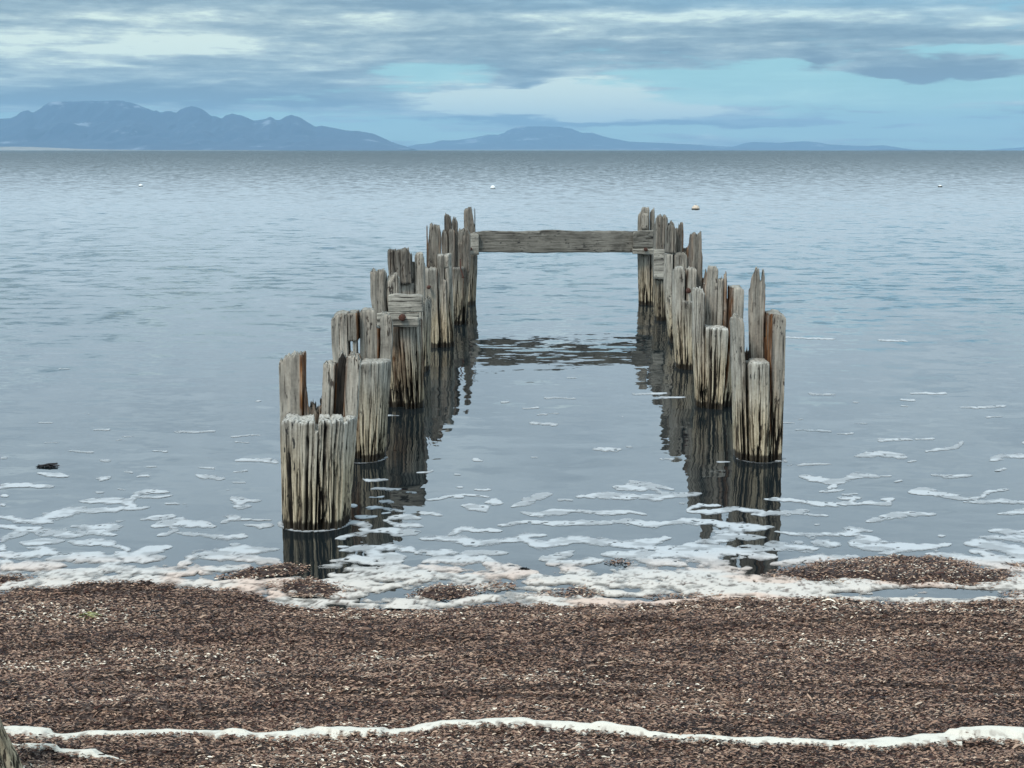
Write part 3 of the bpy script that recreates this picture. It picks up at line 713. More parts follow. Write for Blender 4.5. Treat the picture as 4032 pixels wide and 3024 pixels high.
mat_island([(1610, 2350), (1660, 2320), (1740, 2306), (1850, 2310), (1900, 2330), (1850, 2355), (1740, 2365), (1650, 2362)], 'small rounded seagrass mat in foam left of centre', 44, hgt=.035)
mat_island([(1880, 2315), (1930, 2295), (2000, 2300), (2035, 2312), (1960, 2325), (1900, 2330)], 'smallest seagrass tuft touching the rounded mat in the foam', 45)
mat_island([(2060, 2345), (2200, 2330), (2260, 2312), (2350, 2325), (2420, 2345), (2330, 2358), (2180, 2356)], 'thin dark seagrass mat at the centre of the foam belt', 46, hgt=.015)
mat_island([(-120, 2300), (-60, 2272), (40, 2266), (110, 2272), (125, 2285), (60, 2300), (0, 2315), (-60, 2318)], 'seagrass mat cut by the left edge of the view', 47)
mat_island([(3950, 2225), (4050, 2220), (4150, 2235), (4100, 2250), (3990, 2243)], 'seagrass sliver at the far right, the farther of two', 48)
mat_island([(3940, 2348), (4020, 2335), (4150, 2325), (4200, 2350), (4050, 2362)], 'seagrass sliver at the far right close to the shore', 49)
mat_island([(2560, 2352), (2680, 2345), (2800, 2342), (2860, 2352), (2760, 2368), (2620, 2368)], 'flat seagrass mat touching the shore right of centre', 50, hgt=.018)
mat_island([(2380, 2215), (2430, 2206), (2480, 2222), (2420, 2228)], 'dark fleck of seagrass inside a hole in the foam', 51, hgt=.012)

# ------------------------------------------------------------------ foam on the water
def TL(L_): return [([(a*.6329, 1800+b*.6329) for a, b in p], w*.6329) for p, w in L_]
def TC(L_): return [([(1300+a*.6329, 1900+b*.6329) for a, b in p], w*.6329) for p, w in L_]
def TR(L_): return [([(2600+a*.6474, 1900+b*.6474) for a, b in p], w*.6474) for p, w in L_]
def TF(L_): return [([(a*1.8228, b*1.8228) for a, b in p], w*1.8228) for p, w in L_]
ST = TL([([(240, 100), (340, 112), (425, 115)], 7), ([(-60, 195), (0, 190), (100, 172), (200, 182), (340, 180)], 10), ([(-80, 372), (0, 370), (110, 390), (230, 400), (330, 365), (450, 335), (700, 330), (850, 320), (920, 315)], 14),
 ([(500, 275), (700, 268), (780, 290), (860, 320)], 14), ([(800, 290), (850, 225), (950, 215), (1040, 225)], 9), ([(850, 255), (950, 260), (1060, 243)], 6), ([(605, 132), (695, 130)], 6), ([(775, 93), (825, 93)], 4),
 ([(875, 117), (930, 117)], 4), ([(1210, 115), (1280, 132), (1395, 135)], 10), ([(590, 220), (640, 222)], 5), ([(1490, 15), (1600, 22), (1730, 20)], 8), ([(1460, 245), (1500, 270), (1480, 305), (1560, 305)], 10), ([(1500, 275), (1620, 265)], 5),
 ([(870, 390), (960, 378), (1090, 372)], 7), ([(1380, 410), (1440, 385), (1510, 365)], 12), ([(1480, 390), (1580, 378)], 6), ([(1540, 425), (1620, 425), (1715, 420)], 9), ([(940, 435), (1050, 415), (1150, 408), (1230, 415), (1350, 428)], 14),
 ([(1060, 430), (1100, 460), (980, 492)], 9), ([(1100, 475), (1200, 475), (1330, 495), (1540, 492)], 12), ([(-50, 430), (0, 435), (80, 440), (140, 470), (60, 500), (0, 515), (-50, 520)], 9),
 ([(100, 450), (250, 455), (350, 465), (400, 500), (520, 490), (700, 450), (740, 432)], 15), ([(450, 440), (600, 440), (740, 430)], 13), ([(520, 480), (640, 480), (720, 485)], 9), ([(420, 537), (550, 545), (700, 540), (770, 570), (790, 575)], 14),
 ([(130, 530), (260, 530), (400, 525)], 9), ([(180, 560), (250, 570), (320, 600), (80, 605), (0, 600), (-60, 600)], 14), ([(310, 640), (450, 620), (600, 640), (740, 655)], 20), ([(700, 600), (800, 640), (900, 600), (1060, 560)], 14),
 ([(780, 655), (900, 640), (1020, 620)], 13), ([(1100, 670), (1250, 610), (1500, 580), (1740, 570)], 16), ([(1250, 620), (1500, 620), (1750, 655)], 14), ([(0, 560), (50, 555)], 9), ([(-50, 640), (20, 650), (60, 700), (200, 680), (400, 690)], 16), ([(340, 720), (560, 730), (700, 690), (900, 700), (1100, 720), (1300, 700), (1550, 680)], 20), ([(0, 830), (200, 800), (350, 770), (560, 790), (860, 770), (1100, 770), (1300, 780)], 26),
 ([(1300, 790), (1500, 770), (1700, 775), (1900, 765)], 10), ([(1660, 840), (1760, 870), (1820, 895), (2000, 905), (2212, 905)], 10), ([(2080, 870), (2150, 862), (2212, 870)], 18), ([(1440, 540), (1500, 540)], 6), ([(0, 247), (25, 248)], 4), ([(0, 295), (25, 295)], 3), ([(620, 24), (665, 24)], 4), ([(930, 55), (965, 55)], 3), ([(0, 8), (50, 8)], 5)])
ST += TC([([(255, 40), (350, 42), (435, 45)], 8), ([(480, 65), (540, 66)], 4), ([(250, 90), (330, 90)], 3), ([(300, 115), (410, 118)], 8), ([(235, 160), (330, 155), (400, 170), (475, 183)], 9), ([(165, 210), (290, 212)], 7), ([(110, 145), (165, 143)], 6),
 ([(330, 240), (430, 215), (560, 222)], 9), ([(330, 240), (400, 265), (500, 265), (575, 272)], 11), ([(110, 245), (190, 250), (230, 270), (200, 310), (100, 330), (40, 345)], 13), ([(240, 300), (330, 300), (450, 312), (560, 310)], 12),
 ([(900, 48), (1000, 42)], 7), ([(740, 95), (820, 95)], 6), ([(780, 30), (810, 30)], 4), ([(560, 190), (690, 203)], 8), ([(825, 150), (920, 155), (960, 185)], 12), ([(955, 130), (1060, 130)], 12), ([(1125, 155), (1230, 120), (1290, 90), (1370, 80)], 12),
 ([(1175, 183), (1280, 190), (1440, 185), (1640, 178), (1800, 190), (1960, 200)], 10), ([(1250, 200), (1440, 175)], 13), ([(1050, 262), (1230, 245), (1400, 255), (1720, 242), (1860, 245), (2000, 268), (2212, 238)], 9), ([(1970, 262), (2050, 262)], 14),
 ([(1550, 90), (1650, 85), (1800, 103), (1950, 85), (2212, 80)], 9), ([(1760, 22), (1860, 30), (2000, 35), (2060, 60)], 10), ([(1850, 15), (1900, -5)], 9), ([(740, 320), (790, 290), (900, 275)], 10), ([(800, 290), (950, 292), (1085, 295)], 7),
 ([(560, 350), (740, 345), (900, 365), (1050, 370), (1200, 330), (1340, 330)], 16), ([(1200, 350), (1330, 400), (1450, 370), (1550, 350), (1700, 385), (1850, 390), (1980, 370), (2110, 348)], 15), ([(50, 400), (120, 395)], 6),
 ([(60, 430), (200, 405), (400, 405), (540, 420)], 16), ([(250, 430), (330, 465), (460, 455)], 22), ([(0, 505), (150, 485), (300, 500), (450, 500)], 15), ([(100, 550), (250, 545), (350, 540), (500, 540)], 16), ([(540, 440), (700, 430), (790, 432)], 13),
 ([(820, 440), (960, 440), (1100, 435)], 11), ([(540, 520), (640, 530), (800, 552)], 14), ([(560, 500), (700, 470), (850, 480), (1000, 490)], 18), ([(1300, 480), (1420, 460), (1520, 430)], 10), ([(1400, 465), (1520, 450)], 12), ([(500, 580), (750, 590), (1000, 580), (1250, 570)], 16), ([(950, 500), (1100, 540), (1300, 575)], 22), ([(1340, 500), (1550, 500), (1700, 490)], 14), ([(1450, 530), (1600, 570), (1660, 575)], 16),
 ([(1700, 460), (1900, 450), (2100, 430), (2212, 440)], 18), ([(1700, 600), (1900, 560), (2100, 600), (2212, 590)], 26), ([(1900, 470), (2100, 500), (2212, 520)], 16), ([(0, 580), (200, 600), (400, 600)], 9), ([(130, 650), (250, 660), (380, 640), (480, 620), (600, 600)], 12), ([(0, 715), (100, 705), (210, 705)], 11), ([(0, 745), (150, 765), (300, 770), (450, 785)], 7), ([(430, 740), (540, 730)], 6), ([(320, 732), (370, 734)], 6), ([(660, 760), (800, 740), (950, 720), (1100, 700), (1300, 730), (1500, 745), (1700, 740), (2000, 760), (2212, 740)], 17), ([(1150, 660), (1400, 650), (1600, 640), (1750, 690), (1900, 700), (2212, 690)], 15), ([(1200, 620), (1500, 610), (1800, 620)], 18)])
ST += TR([([(0, 60), (60, 80), (150, 80), (245, 68)], 11), ([(165, 175), (250, 140), (360, 140)], 9), ([(170, 180), (300, 175), (480, 158), (640, 175), (800, 185), (1010, 200)], 10), ([(800, 185), (900, 168)], 9), ([(0, 245), (140, 232), (330, 240), (400, 262), (680, 268)], 11),
 ([(330, 300), (500, 290), (660, 270)], 13), ([(640, 102), (780, 102), (950, 125), (1100, 130), (1250, 130), (1390, 135), (1400, 108), (1340, 103)], 8), ([(1060, 90), (1170, 95), (1150, 125)], 9), ([(1260, 238), (1360, 215), (1450, 195), (1670, 188)], 9), ([(1340, 215), (1500, 212)], 10),
 ([(1690, 55), (1570, 45), (1530, 62), (1700, 78), (1850, 95), (1950, 85), (2000, 55), (2115, 45)], 8), ([(1840, 115), (2050, 112), (2212, 118), (2400, 110)], 8), ([(960, 50), (1110, 45)], 5), ([(1000, 5), (1080, 10), (1050, 40)], 8), ([(2050, 190), (2212, 175), (2400, 170)], 10),
 ([(2000, 290), (2212, 295), (2400, 290)], 11), ([(1940, 325), (2100, 330), (2212, 345), (2400, 350)], 11), ([(700, 300), (900, 315), (1080, 318), (1170, 300), (1130, 285), (1280, 300)], 11), ([(1690, 325), (1730, 325)], 5), ([(1140, 370), (1200, 345), (1340, 350)], 13),
 ([(1150, 375), (1300, 395), (1450, 385), (1560, 392)], 16), ([(1310, 428), (1500, 410), (1700, 385), (1770, 375)], 10), ([(800, 370), (860, 370)], 5), ([(650, 385), (780, 395), (880, 410), (960, 400)], 15), ([(920, 360), (1000, 370), (1090, 378)], 14),
 ([(150, 375), (300, 355), (450, 335), (650, 345)], 12), ([(150, 375), (350, 400), (450, 425), (550, 400), (700, 400)], 12), ([(430, 460), (550, 450), (720, 455)], 13), ([(680, 500), (900, 480), (1200, 450)], 13), ([(0, 430), (150, 425), (300, 460), (400, 490)], 26), ([(0, 345), (50, 340)], 9),
 ([(1870, 380), (2000, 370), (2212, 420), (2400, 430)], 22), ([(1620, 440), (1800, 450), (1950, 490), (2212, 545), (2400, 560)], 14), ([(1900, 420), (2100, 470), (2300, 500)], 16), ([(120, 550), (300, 540), (560, 520)], 16), ([(0, 610), (250, 600), (450, 590), (800, 640), (1080, 650)], 45), ([(200, 660), (600, 685), (1080, 690)], 20), ([(1050, 610), (1180, 620), (1300, 670)], 16), ([(1180, 670), (1320, 670)], 10),
 ([(1040, 610), (1300, 628), (1700, 628), (2000, 655), (2100, 640), (2250, 610)], 8), ([(1580, 665), (1700, 680), (1750, 705), (1950, 700)], 12), ([(0, 740), (300, 715), (700, 712), (1000, 708), (1280, 712)], 9), ([(1700, 722), (2000, 728), (2300, 720)], 8), ([(2040, 675), (2150, 670)], 5)])
ST += TF([([(380, 934), (466, 933)], 2), ([(150, 975), (200, 977)], 1.3), ([(510, 995), (600, 998)], 1.6), ([(505, 943), (560, 941)], 1.2), ([(420, 1027), (480, 1036)], 3.5), ([(1150, 915), (1200, 918)], 1.5), ([(1160, 895), (1205, 894)], 1.2), ([(1280, 971), (1345, 970)], 2.6), ([(1425, 858), (1480, 858)], 1.2),
 ([(1755, 852), (1800, 853)], 1.6), ([(1720, 929), (1790, 932)], 1.6), ([(1900, 950), (2010, 948)], 1.6), ([(1995, 975), (2060, 966), (2080, 955)], 2), ([(2140, 995), (2170, 985), (2212, 985)], 4), ([(1850, 985), (1900, 980), (1960, 990)], 4), ([(1700, 1005), (1800, 1003)], 2), ([(2010, 1025), (2040, 1030), (2100, 1025)], 3), ([(1725, 1030), (1800, 1042), (1860, 1030)], 3), ([(1790, 1055), (1850, 1025), (1900, 1030)], 4), ([(930, 1080), (1000, 1070), (1050, 1076)], 1.5),
 ([(1250, 1075), (1330, 1068), (1420, 1078), (1490, 1068)], 3.5), ([(1325, 1050), (1400, 1047), (1450, 1058)], 3.5), ([(1020, 995), (1040, 996)], 2), ([(1370, 852), (1440, 850)], 1.2), ([(0, 1048), (60, 1050), (115, 1052)], 3.5), ([(780, 1035), (840, 1036)], 2), ([(1000, 1095), (1050, 1095)], 3.5), ([(780, 972), (800, 971)], 1.5), ([(1660, 995), (1700, 997)], 1.2), ([(1180, 860), (1240, 861)], 1.2), ([(2080, 880), (2170, 878)], 1.3), ([(1970, 850), (2040, 849)], 1.2), ([(1900, 735), (2010, 738)], 1.2), ([(1690, 729), (1800, 733)], 1.2)])
r = np.random.default_rng(91)
for _ in range(70):
    y_ = 1380+900*r.random()**.8*.8; x_ = r.uniform(-300, 4300); w = r.uniform(12, 60)
    ST.append(([(x_, y_), (x_+w, y_+r.normal(0, 3))], r.uniform(.8, 2.4)*(.4+(y_-1300)/900)))
FX0, FX1, FY0, FY1 = -4.2, 4.2, 5.85, 16.0
def foam_mesh(fx, fy, name):
    X, Y = np.meshgrid(fx, fy); 
    wx = X+(fbm(X*6, Y*6, 61, 3)-.5)*.05; wy = Y+(fbm(X*6+9, Y*4, 62, 3)-.5)*.10
    PX, PY = to_px(wx, wy, 0)
    f = np.full(X.shape, -1.0)
    for pts, w in ST:
        ys_ = [p[1] for p in pts]; xs_ = [p[0] for p in pts]
        if max(ys_) + 40 < PY.min() or min(ys_)-40 > PY.max(): continue
        wr = w*(1.15+.22*min(max((sum(ys_)/len(ys_)-1950)/250, 0), 1))+1
        rows = np.where((PY.max(1) > min(ys_)-3*wr) & (PY.min(1) < max(ys_)+3*wr))[0]
        if not len(rows): continue
        sl = slice(rows[0], rows[-1]+1)
        cols = np.where((PX[sl].max(0) > min(xs_)-6*wr) & (PX[sl].min(0) < max(xs_)+6*wr))[0]
        if not len(cols): continue
        sc_ = slice(cols[0], cols[-1]+1)
        px, py = PX[sl, sc_], PY[sl, sc_]; best = np.full(px.shape, 1e9)
        sg = [math.hypot(q[0]-p[0], q[1]-p[1]) for p, q in zip(pts[:-1], pts[1:])]; tot = sum(sg); run = 0.0
        for ((ax, ay), (bx, by)), sl_ in zip(zip(pts[:-1], pts[1:]), sg):
            dx, dy = (bx-ax)/2.2, by-ay; qx, qy = (px-ax)/2.2, py-ay
            t = np.clip((qx*dx+qy*dy)/(dx*dx+dy*dy+1e-9), 0, 1)
            uu = (run+t*sl_)/tot; run += sl_
            tap = .30+.85*np.sqrt(np.clip(4*uu*(1-uu), 0, 1)) if w > 3 else 1.0
            best = np.minimum(best, np.hypot(qx-dx*t, qy-dy*t)/tap)
        f[sl, sc_] = np.maximum(f[sl, sc_], 1-best/wr)
    nse = fbm(X*7, Y*9, 63, 4)-.5; n2 = fbm(X*26, Y*26, 64, 3)-.5
    rid = np.abs(fbm(X*13+5, Y*10, 75, 3)-.5)*4-.5
    f = f+nse*1.7+n2*.9+rid*.35+.10
    PXr, PYr = to_px(X, Y, 0)
    belt0 = sm(2200, 2330, PYr); f = np.where(f > 0, f*(1-.35*belt0), f)-.22*belt0*(fbm(X*11, Y*15, 67, 2) > .5)
    belt = sm(2190, 2300, PYr+(fbm(X*2, Y*2, 65, 3)-.5)*90)
    fb = (fbm(X*5.5+3, Y*7, 66, 4)-.5)*2.4+belt*.84-.68+n2*1.1
    f = np.maximum(f, np.where(belt > .05, fb, -1))
    # keep the open pools behind the right mat
    pool = sm(1, .6, np.hypot((PXr-3650)/420, (PYr-2338)/26))
    f = f-pool*.9
    # ring where each near pile meets the water
    for p, k in ((L1, 1.0), (L2, .55), (R2, .28)):
        e = np.hypot((X-p.cb)/(p.rb), (Y-p.cy)/p.ry)
        front = sm(.5, -.4, (Y-p.cy)/p.ry)
        f = np.where((e < 1.45) & (Y < p.cy+.1), np.maximum(f, (.55-np.abs(e-1.0)*p.rb/.032)*front*k*1.6+n2*.6*k-.1*(1-k)-.3*(1-front)), f)
        f = np.where(e < .86, -1, f)
    hole = vn(X*30+3, Y*34, 71)*.6+vn(X*63, Y*70, 72)*.4
    f = np.where((hole > .80) & (f < 1.6), -.3, f)
    f = np.where(Y < shore_y(X)-.03, -1, f)
    return X, Y, f
def march(X, Y, f, name):
    """filled contour f>0 with edges interpolated"""
    f = np.clip(f, -1, 2.5)
    a, b, c, d = f[:-1, :-1], f[:-1, 1:], f[1:, 1:], f[1:, :-1]
    ny, nx = f.shape
    V = []; Fq = []; vid = {}
    # full cells by array; border cells by loop
    full = (a > 0) & (b > 0) & (c > 0) & (d > 0); part = ((a > 0) | (b > 0) | (c > 0) | (d > 0)) & ~full
    idx = np.full(f.shape, -1); used = np.zeros(f.shape, bool)
    for sy, sx in ((0, 0), (0, 1), (1, 1), (1, 0)):
        used[sy:ny-1+sy, sx:nx-1+sx] |= (full | part)
    used &= f > 0
    idx[used] = np.arange(used.sum())
    VX = [X[used]]; VY = [Y[used]]; VF = [f[used]]
    iy, ix = np.where(full)
    Q = np.stack([idx[iy, ix], idx[iy, ix+1], idx[iy+1, ix+1], idx[iy+1, ix]], -1)
    n0 = int(used.sum()); ex = []; ev = {}; polys3 = []; polys4 = []
    def E(p, q):
        key = (p, q) if p < q else (q, p)
        if key in ev: return ev[key]
        fp, fq = f[p], f[q]; t = fp/(fp-fq)
        ev[key] = n0+len(ex); ex.append((X[p]+(X[q]-X[p])*t, Y[p]+(Y[q]-Y[p])*t)); return ev[key]
    for y0, x0 in zip(*np.where(part)):
        cs = [(y0, x0), (y0, x0+1), (y0+1, x0+1), (y0+1, x0)]; out = []
        for i in range(4):
            p, q = cs[i], cs[(i+1) % 4]
            if f[p] > 0: out.append(idx[p])
            if (f[p] > 0) != (f[q] > 0): out.append(E(p, q))
        for i in range(1, len(out)-1): polys3.append((out[0], out[i], out[i+1]))
    ex = np.array(ex) if ex else np.zeros((0, 2))
    x = np.concatenate([VX[0], ex[:, 0]]); y = np.concatenate([VY[0], ex[:, 1]]); ff = np.concatenate([VF[0], np.zeros(len(ex))])
    return x, y, ff, Q, np.array(polys3, np.int64)
allV = []; allF = [[], []]; allC = []; cnt = 0
for fx, fy in ((np.arange(-3.3, 3.3, .0085), np.arange(5.9, 8.6, .014)), (np.arange(-4.2, 4.2, .014), np.arange(8.6, 16.0, .034))):
    X, Y, f = foam_mesh(fx, fy, 'foam')
    x, y, ff, Q, T = march(X, Y, f, 'foam')
    thick = sm(2150, 2330, to_px(x, y, 0)[1])
    z = .002+np.clip(ff, 0, 1)**.6*(.002+.009*thick)*(.7+.6*fbm(x*20, y*20, 68, 3))
    z = np.where(ff <= 0, .0012, z)
    pk = sm(.50, .64, fbm(x*2.6+1, y*5.5, 69, 3))*thick
    sp_ = (fbm(x*60, y*60, 70, 2) > .72)*thick*.7
    base = np.array([.48, .50, .51])[None]*(1-thick[:, None])+np.array([.62, .565, .50])[None]*thick[:, None]
    c_ = base*(1-.75*pk[:, None])+np.array([.66, .48, .38])[None]*.75*pk[:, None]
    thin = sm(.0, .25, ff)[:, None]
    c_ = c_*(.78+.22*thin); c_ = c_*(1-sp_[:, None])+np.array([.1, .06, .05])[None]*sp_[:, None]
    allV.append(np.stack([x, y, z], -1)); allF[0].append(Q+cnt); allF[1].append(T+cnt); al = .35+.65*sm(.0, .55, ff+(fbm(x*38, y*38, 73, 3)-.5)*.9); al = al*(1-.35*(1-thick)*sm(.45, .62, fbm(x*9, y*14, 74, 3)))
    allC.append(np.concatenate([c_, al[:, None]], 1)); cnt += len(x)
o = mesh('sea_foam', np.concatenate(allV), [np.concatenate(allF[0]), np.concatenate(allF[1])], M_foam, attr={'tint': np.concatenate(allC)})
tag(o, 'white and pinkish froth drifting in patches on the shallow water', 'foam', kind='stuff')

def strand(pts, label, seed, hgt=.013):
    W = []
    for x, y, h in pts:
        a = at_z(x*1.8228, y*1.8228, .04); b = at_z(x*1.8228, (y-h)*1.8228, .04)
        W.append((a[0], a[1], abs(b[1]-a[1])))
    W = np.array(W); n = int((W[-1, 0]-W[0, 0])/.006); xs = np.linspace(W[0, 0], W[-1, 0], n)
    cy = np.interp(xs, W[:, 0], W[:, 1]); hw = np.interp(xs, W[:, 0], W[:, 2])
    hw = hw*(.8+.5*fbm(xs*9, xs*0, seed, 3)); cy = cy+(fbm(xs*6, xs*0+5, seed, 3)-.5)*.03
    endf = np.minimum(sm(0, .08, xs-xs[0]), sm(0, .08, xs[-1]-xs)); hw = hw*(.15+.85*endf)
    K = np.linspace(-1, 1, 15); X = np.repeat(xs[:, None], 15, 1)
    e = np.where(K < 0, 1+1.1*(fbm(X*40, K*0+1, seed+1, 4)-.5)*2, 1+.5*(fbm(X*26, K*0+2, seed+2, 4)-.5))
    Y = cy[:, None]+K*hw[:, None]*e
    dome = np.sqrt(np.clip(1-K**2, 0, 1))
    Z = bz(X, Y)+.004+dome*hgt*(.5+hw[:, None]/.05*.5)*(.7+.6*fbm(X*12, Y*14, seed+3, 3))
    Z[:, 0] = bz(X[:, 0], Y[:, 0])-.01; Z[:, -1] = bz(X[:, -1], Y[:, -1])-.01
    c0 = np.array([.68, .64, .55]); dirt = sm(.56, .68, fbm(X*45, Y*45, seed+4, 3))*.75*sm(.5, -.9, K)[None, :]
    c_ = c0[None, None]*(1-dirt[..., None])+np.array([.2, .15, .12])*dirt[..., None]
    c_ = np.concatenate([c_, np.ones(c_.shape[:2]+(1,))], -1).reshape(-1, 4)
    loc = np.array([xs.mean(), cy.mean(), .03])
    o = mesh('foam_strand', np.stack([X, Y, Z], -1).reshape(-1, 3)-loc, gridfaces(n, 15), M_foam, attr={'tint': c_}, loc=tuple(loc))
    return tag(o, label, 'foam', 'strands of foam left on the seagrass')
strand([(-250, 1580, 9), (-60, 1585, 10), (0, 1587, 10), (60, 1591, 12), (160, 1588, 10), (190, 1579, 6), (300, 1580, 8), (440, 1582, 9), (500, 1585, 7), (560, 1588, 9), (700, 1583, 8), (800, 1582, 7), (880, 1576, 8), (950, 1564, 8), (1050, 1560, 7), (1150, 1567, 9), (1300, 1576, 7), (1380, 1582, 7), (1450, 1590, 5), (1600, 1599, 6), (1700, 1603, 7), (1800, 1607, 9), (1900, 1607, 11), (2000, 1592, 10), (2100, 1588, 11), (2212, 1592, 12), (2500, 1590, 10)],
       'long cream foam line winding across the brown seagrass', 81)
strand([(15, 1617, 5), (70, 1626, 6), (130, 1631, 4), (200, 1633, 7), (240, 1638, 5), (285, 1645, 2)], 'short foam strand beside the leaning post at lower left', 82, .014)

# wet hollow where the long foam line thins
# ------------------------------------------------------------------ floating clump, weed tuft, leaning post
def clump(px, py, w, h, n, name, label, cat, seed, pal, zt=.03):
    x0, y0 = at_z(px, py, 0); r = np.random.default_rng(seed)
    a = r.random(n)*6.283; q = np.sqrt(r.random(n)); x = x0+np.cos(a)*q*w; y = y0+np.sin(a)*q*h
    z = np.maximum(0, 1-q**2)*zt*r.random(n)+.004+(bz(x, y) if y0 < 6 else 0)
    V, Fq, cl = leaves(x, y, z, seed, .012, .045, pal)
    o = mesh(name, V-np.array([x0, y0, 0]), Fq, M_leaf, attr={'tint': cl}, smooth=False, loc=(x0, y0, 0))
    return tag(o, label, cat)
dkp = [(.008, .008, .009)]*3+[(.02, .018, .02), (.04, .034, .036), (.08, .065, .065), (.12, .1, .1)]
clump(187, 1838, .066, .03, 120, 'floating_weed', 'dark clump of floating weed on open water at the left', 'seaweed', 5, dkp, .009)
clump(2062, 2248, .022, .02, 40, 'floating_weed', 'small dark weed scrap on the foam near the centre', 'seaweed', 6, dkp, .012)
yg = [(.16, .16, .05), (.2, .2, .06), (.25, .24, .1), (.3, .3, .12), (.33, .32, .15), (.35, .35, .2), (.4, .4, .25)]
clump(355, 2455, .045, .04, 45, 'weed_tuft', 'small yellow green weed tuft on the brown seagrass', 'seaweed', 7, yg, .012)

def leaning_post():
    bx, by = at_z(-60, 3060, .03)
    root = empty('leaning_post', (bx, by, 0)); tag(root, 'weathered leaning grey post at the bottom left corner', 'wooden post')
    b = np.array([*at_z(34, 3110, .03), .0]); xt, zt = at_y(-175, 2700, b[1]-.05); tp = np.array([xt, b[1]-.03, zt])
    n, m_ = 90, 60; K = np.linspace(-.1, 1, m_)[:, None]; A = np.linspace(0, 2*np.pi, n, endpoint=False)[None, :]
    rr = .075*(1-.12*K)+(fbm(A*5+K*.4, K*3, 5, 4)-.5)*.02
    for a0 in np.random.default_rng(3).uniform(0, 6.28, 26):
        da = np.abs((A-a0-.06*np.sin(K*4+a0)+np.pi) % (2*np.pi)-np.pi); rr = rr-.013*np.clip(1-da/.07, 0, 1)
    dep = np.clip((.075-rr)/.02, 0, 1)
    cen = b[None, None]+(tp-b)[None, None]*K[..., None]
    P3 = cen+np.stack([np.cos(A)*rr, np.sin(A)*rr, 0*rr], -1)
    V = np.concatenate([P3.reshape(-1, 3), [tp]]); i = np.arange(n); j = (i+1) % n
    W = np.stack([dep*.8, dep*0, dep*0, dep*0+1], -1).reshape(-1, 4); W = np.concatenate([W, [[0, 0, 0, 1]]])
    mesh('shaft', V-np.array([bx, by, 0]), [gridfaces(m_, n, True), np.stack([(m_-1)*n+i, (m_-1)*n+j, np.full(n, m_*n)], -1)], M_wood, root, {'wear_shade': W})
leaning_post()

# ------------------------------------------------------------------ mooring buoys
def buoy(px, py, wpx, mat, label, cut=.3, seed=1, slime=.25):
    x, y = at_z(px, py, 0); dist = math.hypot(y, H); r = wpx/F*dist/2
    root = empty('mooring_buoy', (x, y+r, 0)); tag(root, label, 'buoy', 'mooring buoys afloat beyond the jetty')
    n, m_ = 40, 24; zc = r*cut
    def shell(p0, p1, rad, name, mt):
        ph = np.linspace(p0, p1, m_)[:, None]; A = np.linspace(0, 2*np.pi, n, endpoint=False)[None, :]
        q = rad*(1+(vn(A*3+seed, ph*4, seed)-.5)*.03)
        V = np.stack([np.cos(A)*np.sin(ph)*q, np.sin(A)*np.sin(ph)*q, zc+np.cos(ph)*q*.95+0*A], -1).reshape(-1, 3)
        return mesh(name, V, gridfaces(m_, n, True), mt, root)
    a1 = math.acos(max(-1, (slime*r-zc)/(r*.95)))
    shell(.01, a1, r, 'float', mat); shell(a1-.05, 2.9, r*1.015, 'slime_band', M_slime)
    V, Fq = tube([(r*.12*math.cos(t), 0, zc+r*.95+r*.10*math.sin(t)) for t in np.linspace(0, math.pi, 9)], r*.035, 8)
    mesh('ring', V, Fq, M_slime, root)
buoy(552, 734, 17, M_white, 'small white buoy on the left, beyond the open water', .15, 1)
buoy(1941, 743, 20, M_white, 'white ball buoy near the centre, above the far left piles', .35, 2, .12)
buoy(2741, 826, 31, M_cream, 'nearest and largest buoy, dull cream with a brown waterline', .2, 3, .28)
buoy(3704, 737, 17, M_white, 'small white buoy far to the right with a black lower half', .05, 4, .5)

# ------------------------------------------------------------------ water, mountains, haze
wx = np.concatenate([-np.geomspace(29000, 10, 26), np.linspace(-8, 8, 9), np.geomspace(10, 29000, 26)])
wy = np.concatenate([np.linspace(3, 30, 14), np.geomspace(40, 29000, 26)])
X, Y = np.meshgrid(wx, wy)
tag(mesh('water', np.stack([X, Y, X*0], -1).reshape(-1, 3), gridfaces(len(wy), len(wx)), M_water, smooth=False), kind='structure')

def range_(name, prof, D, depth, mat, seed, rough=1.0):
    P_ = [at_y(a, b, D) for a, b in prof]; px = np.array([p[0] for p in P_]); pz = np.array([max(p[1], 0) for p in P_])
    nx = 620; ny = 70; xs = np.linspace(px[0], px[-1], nx); v = np.linspace(-1, 1, ny)
    X, V_ = np.meshgrid(xs, v); Y = D+V_*depth
    Xw = X/(1)*1.0
    ridge = np.interp(X*D/Y, px, pz)
    k = depth/9.0
    spur = 1-np.abs(2*fbm(X/k/1.1, Y/k/2.2, seed, 4)-1)
    fall = np.clip(1-np.abs(V_)**.85, 0, 1)
    tree = (fbm(X/(D*.0016), Y/(D*.002), seed+5, 2)-.5)*D*.0006*rough
    Z = ridge*(fall*(1-.9*np.minimum(1-fall, .6)*spur*(.4+.6*rough)))+tree*(ridge > D*.001)*fall
    Z = np.where(V_ == 0, ridge+tree, Z)
    Z = Z-2.0*(np.abs(V_) > .98)-1.0
    o = mesh(name, np.stack([X, Y, Z], -1).reshape(-1, 3), gridfaces(ny, nx), mat)
    return tag(o, kind='structure')
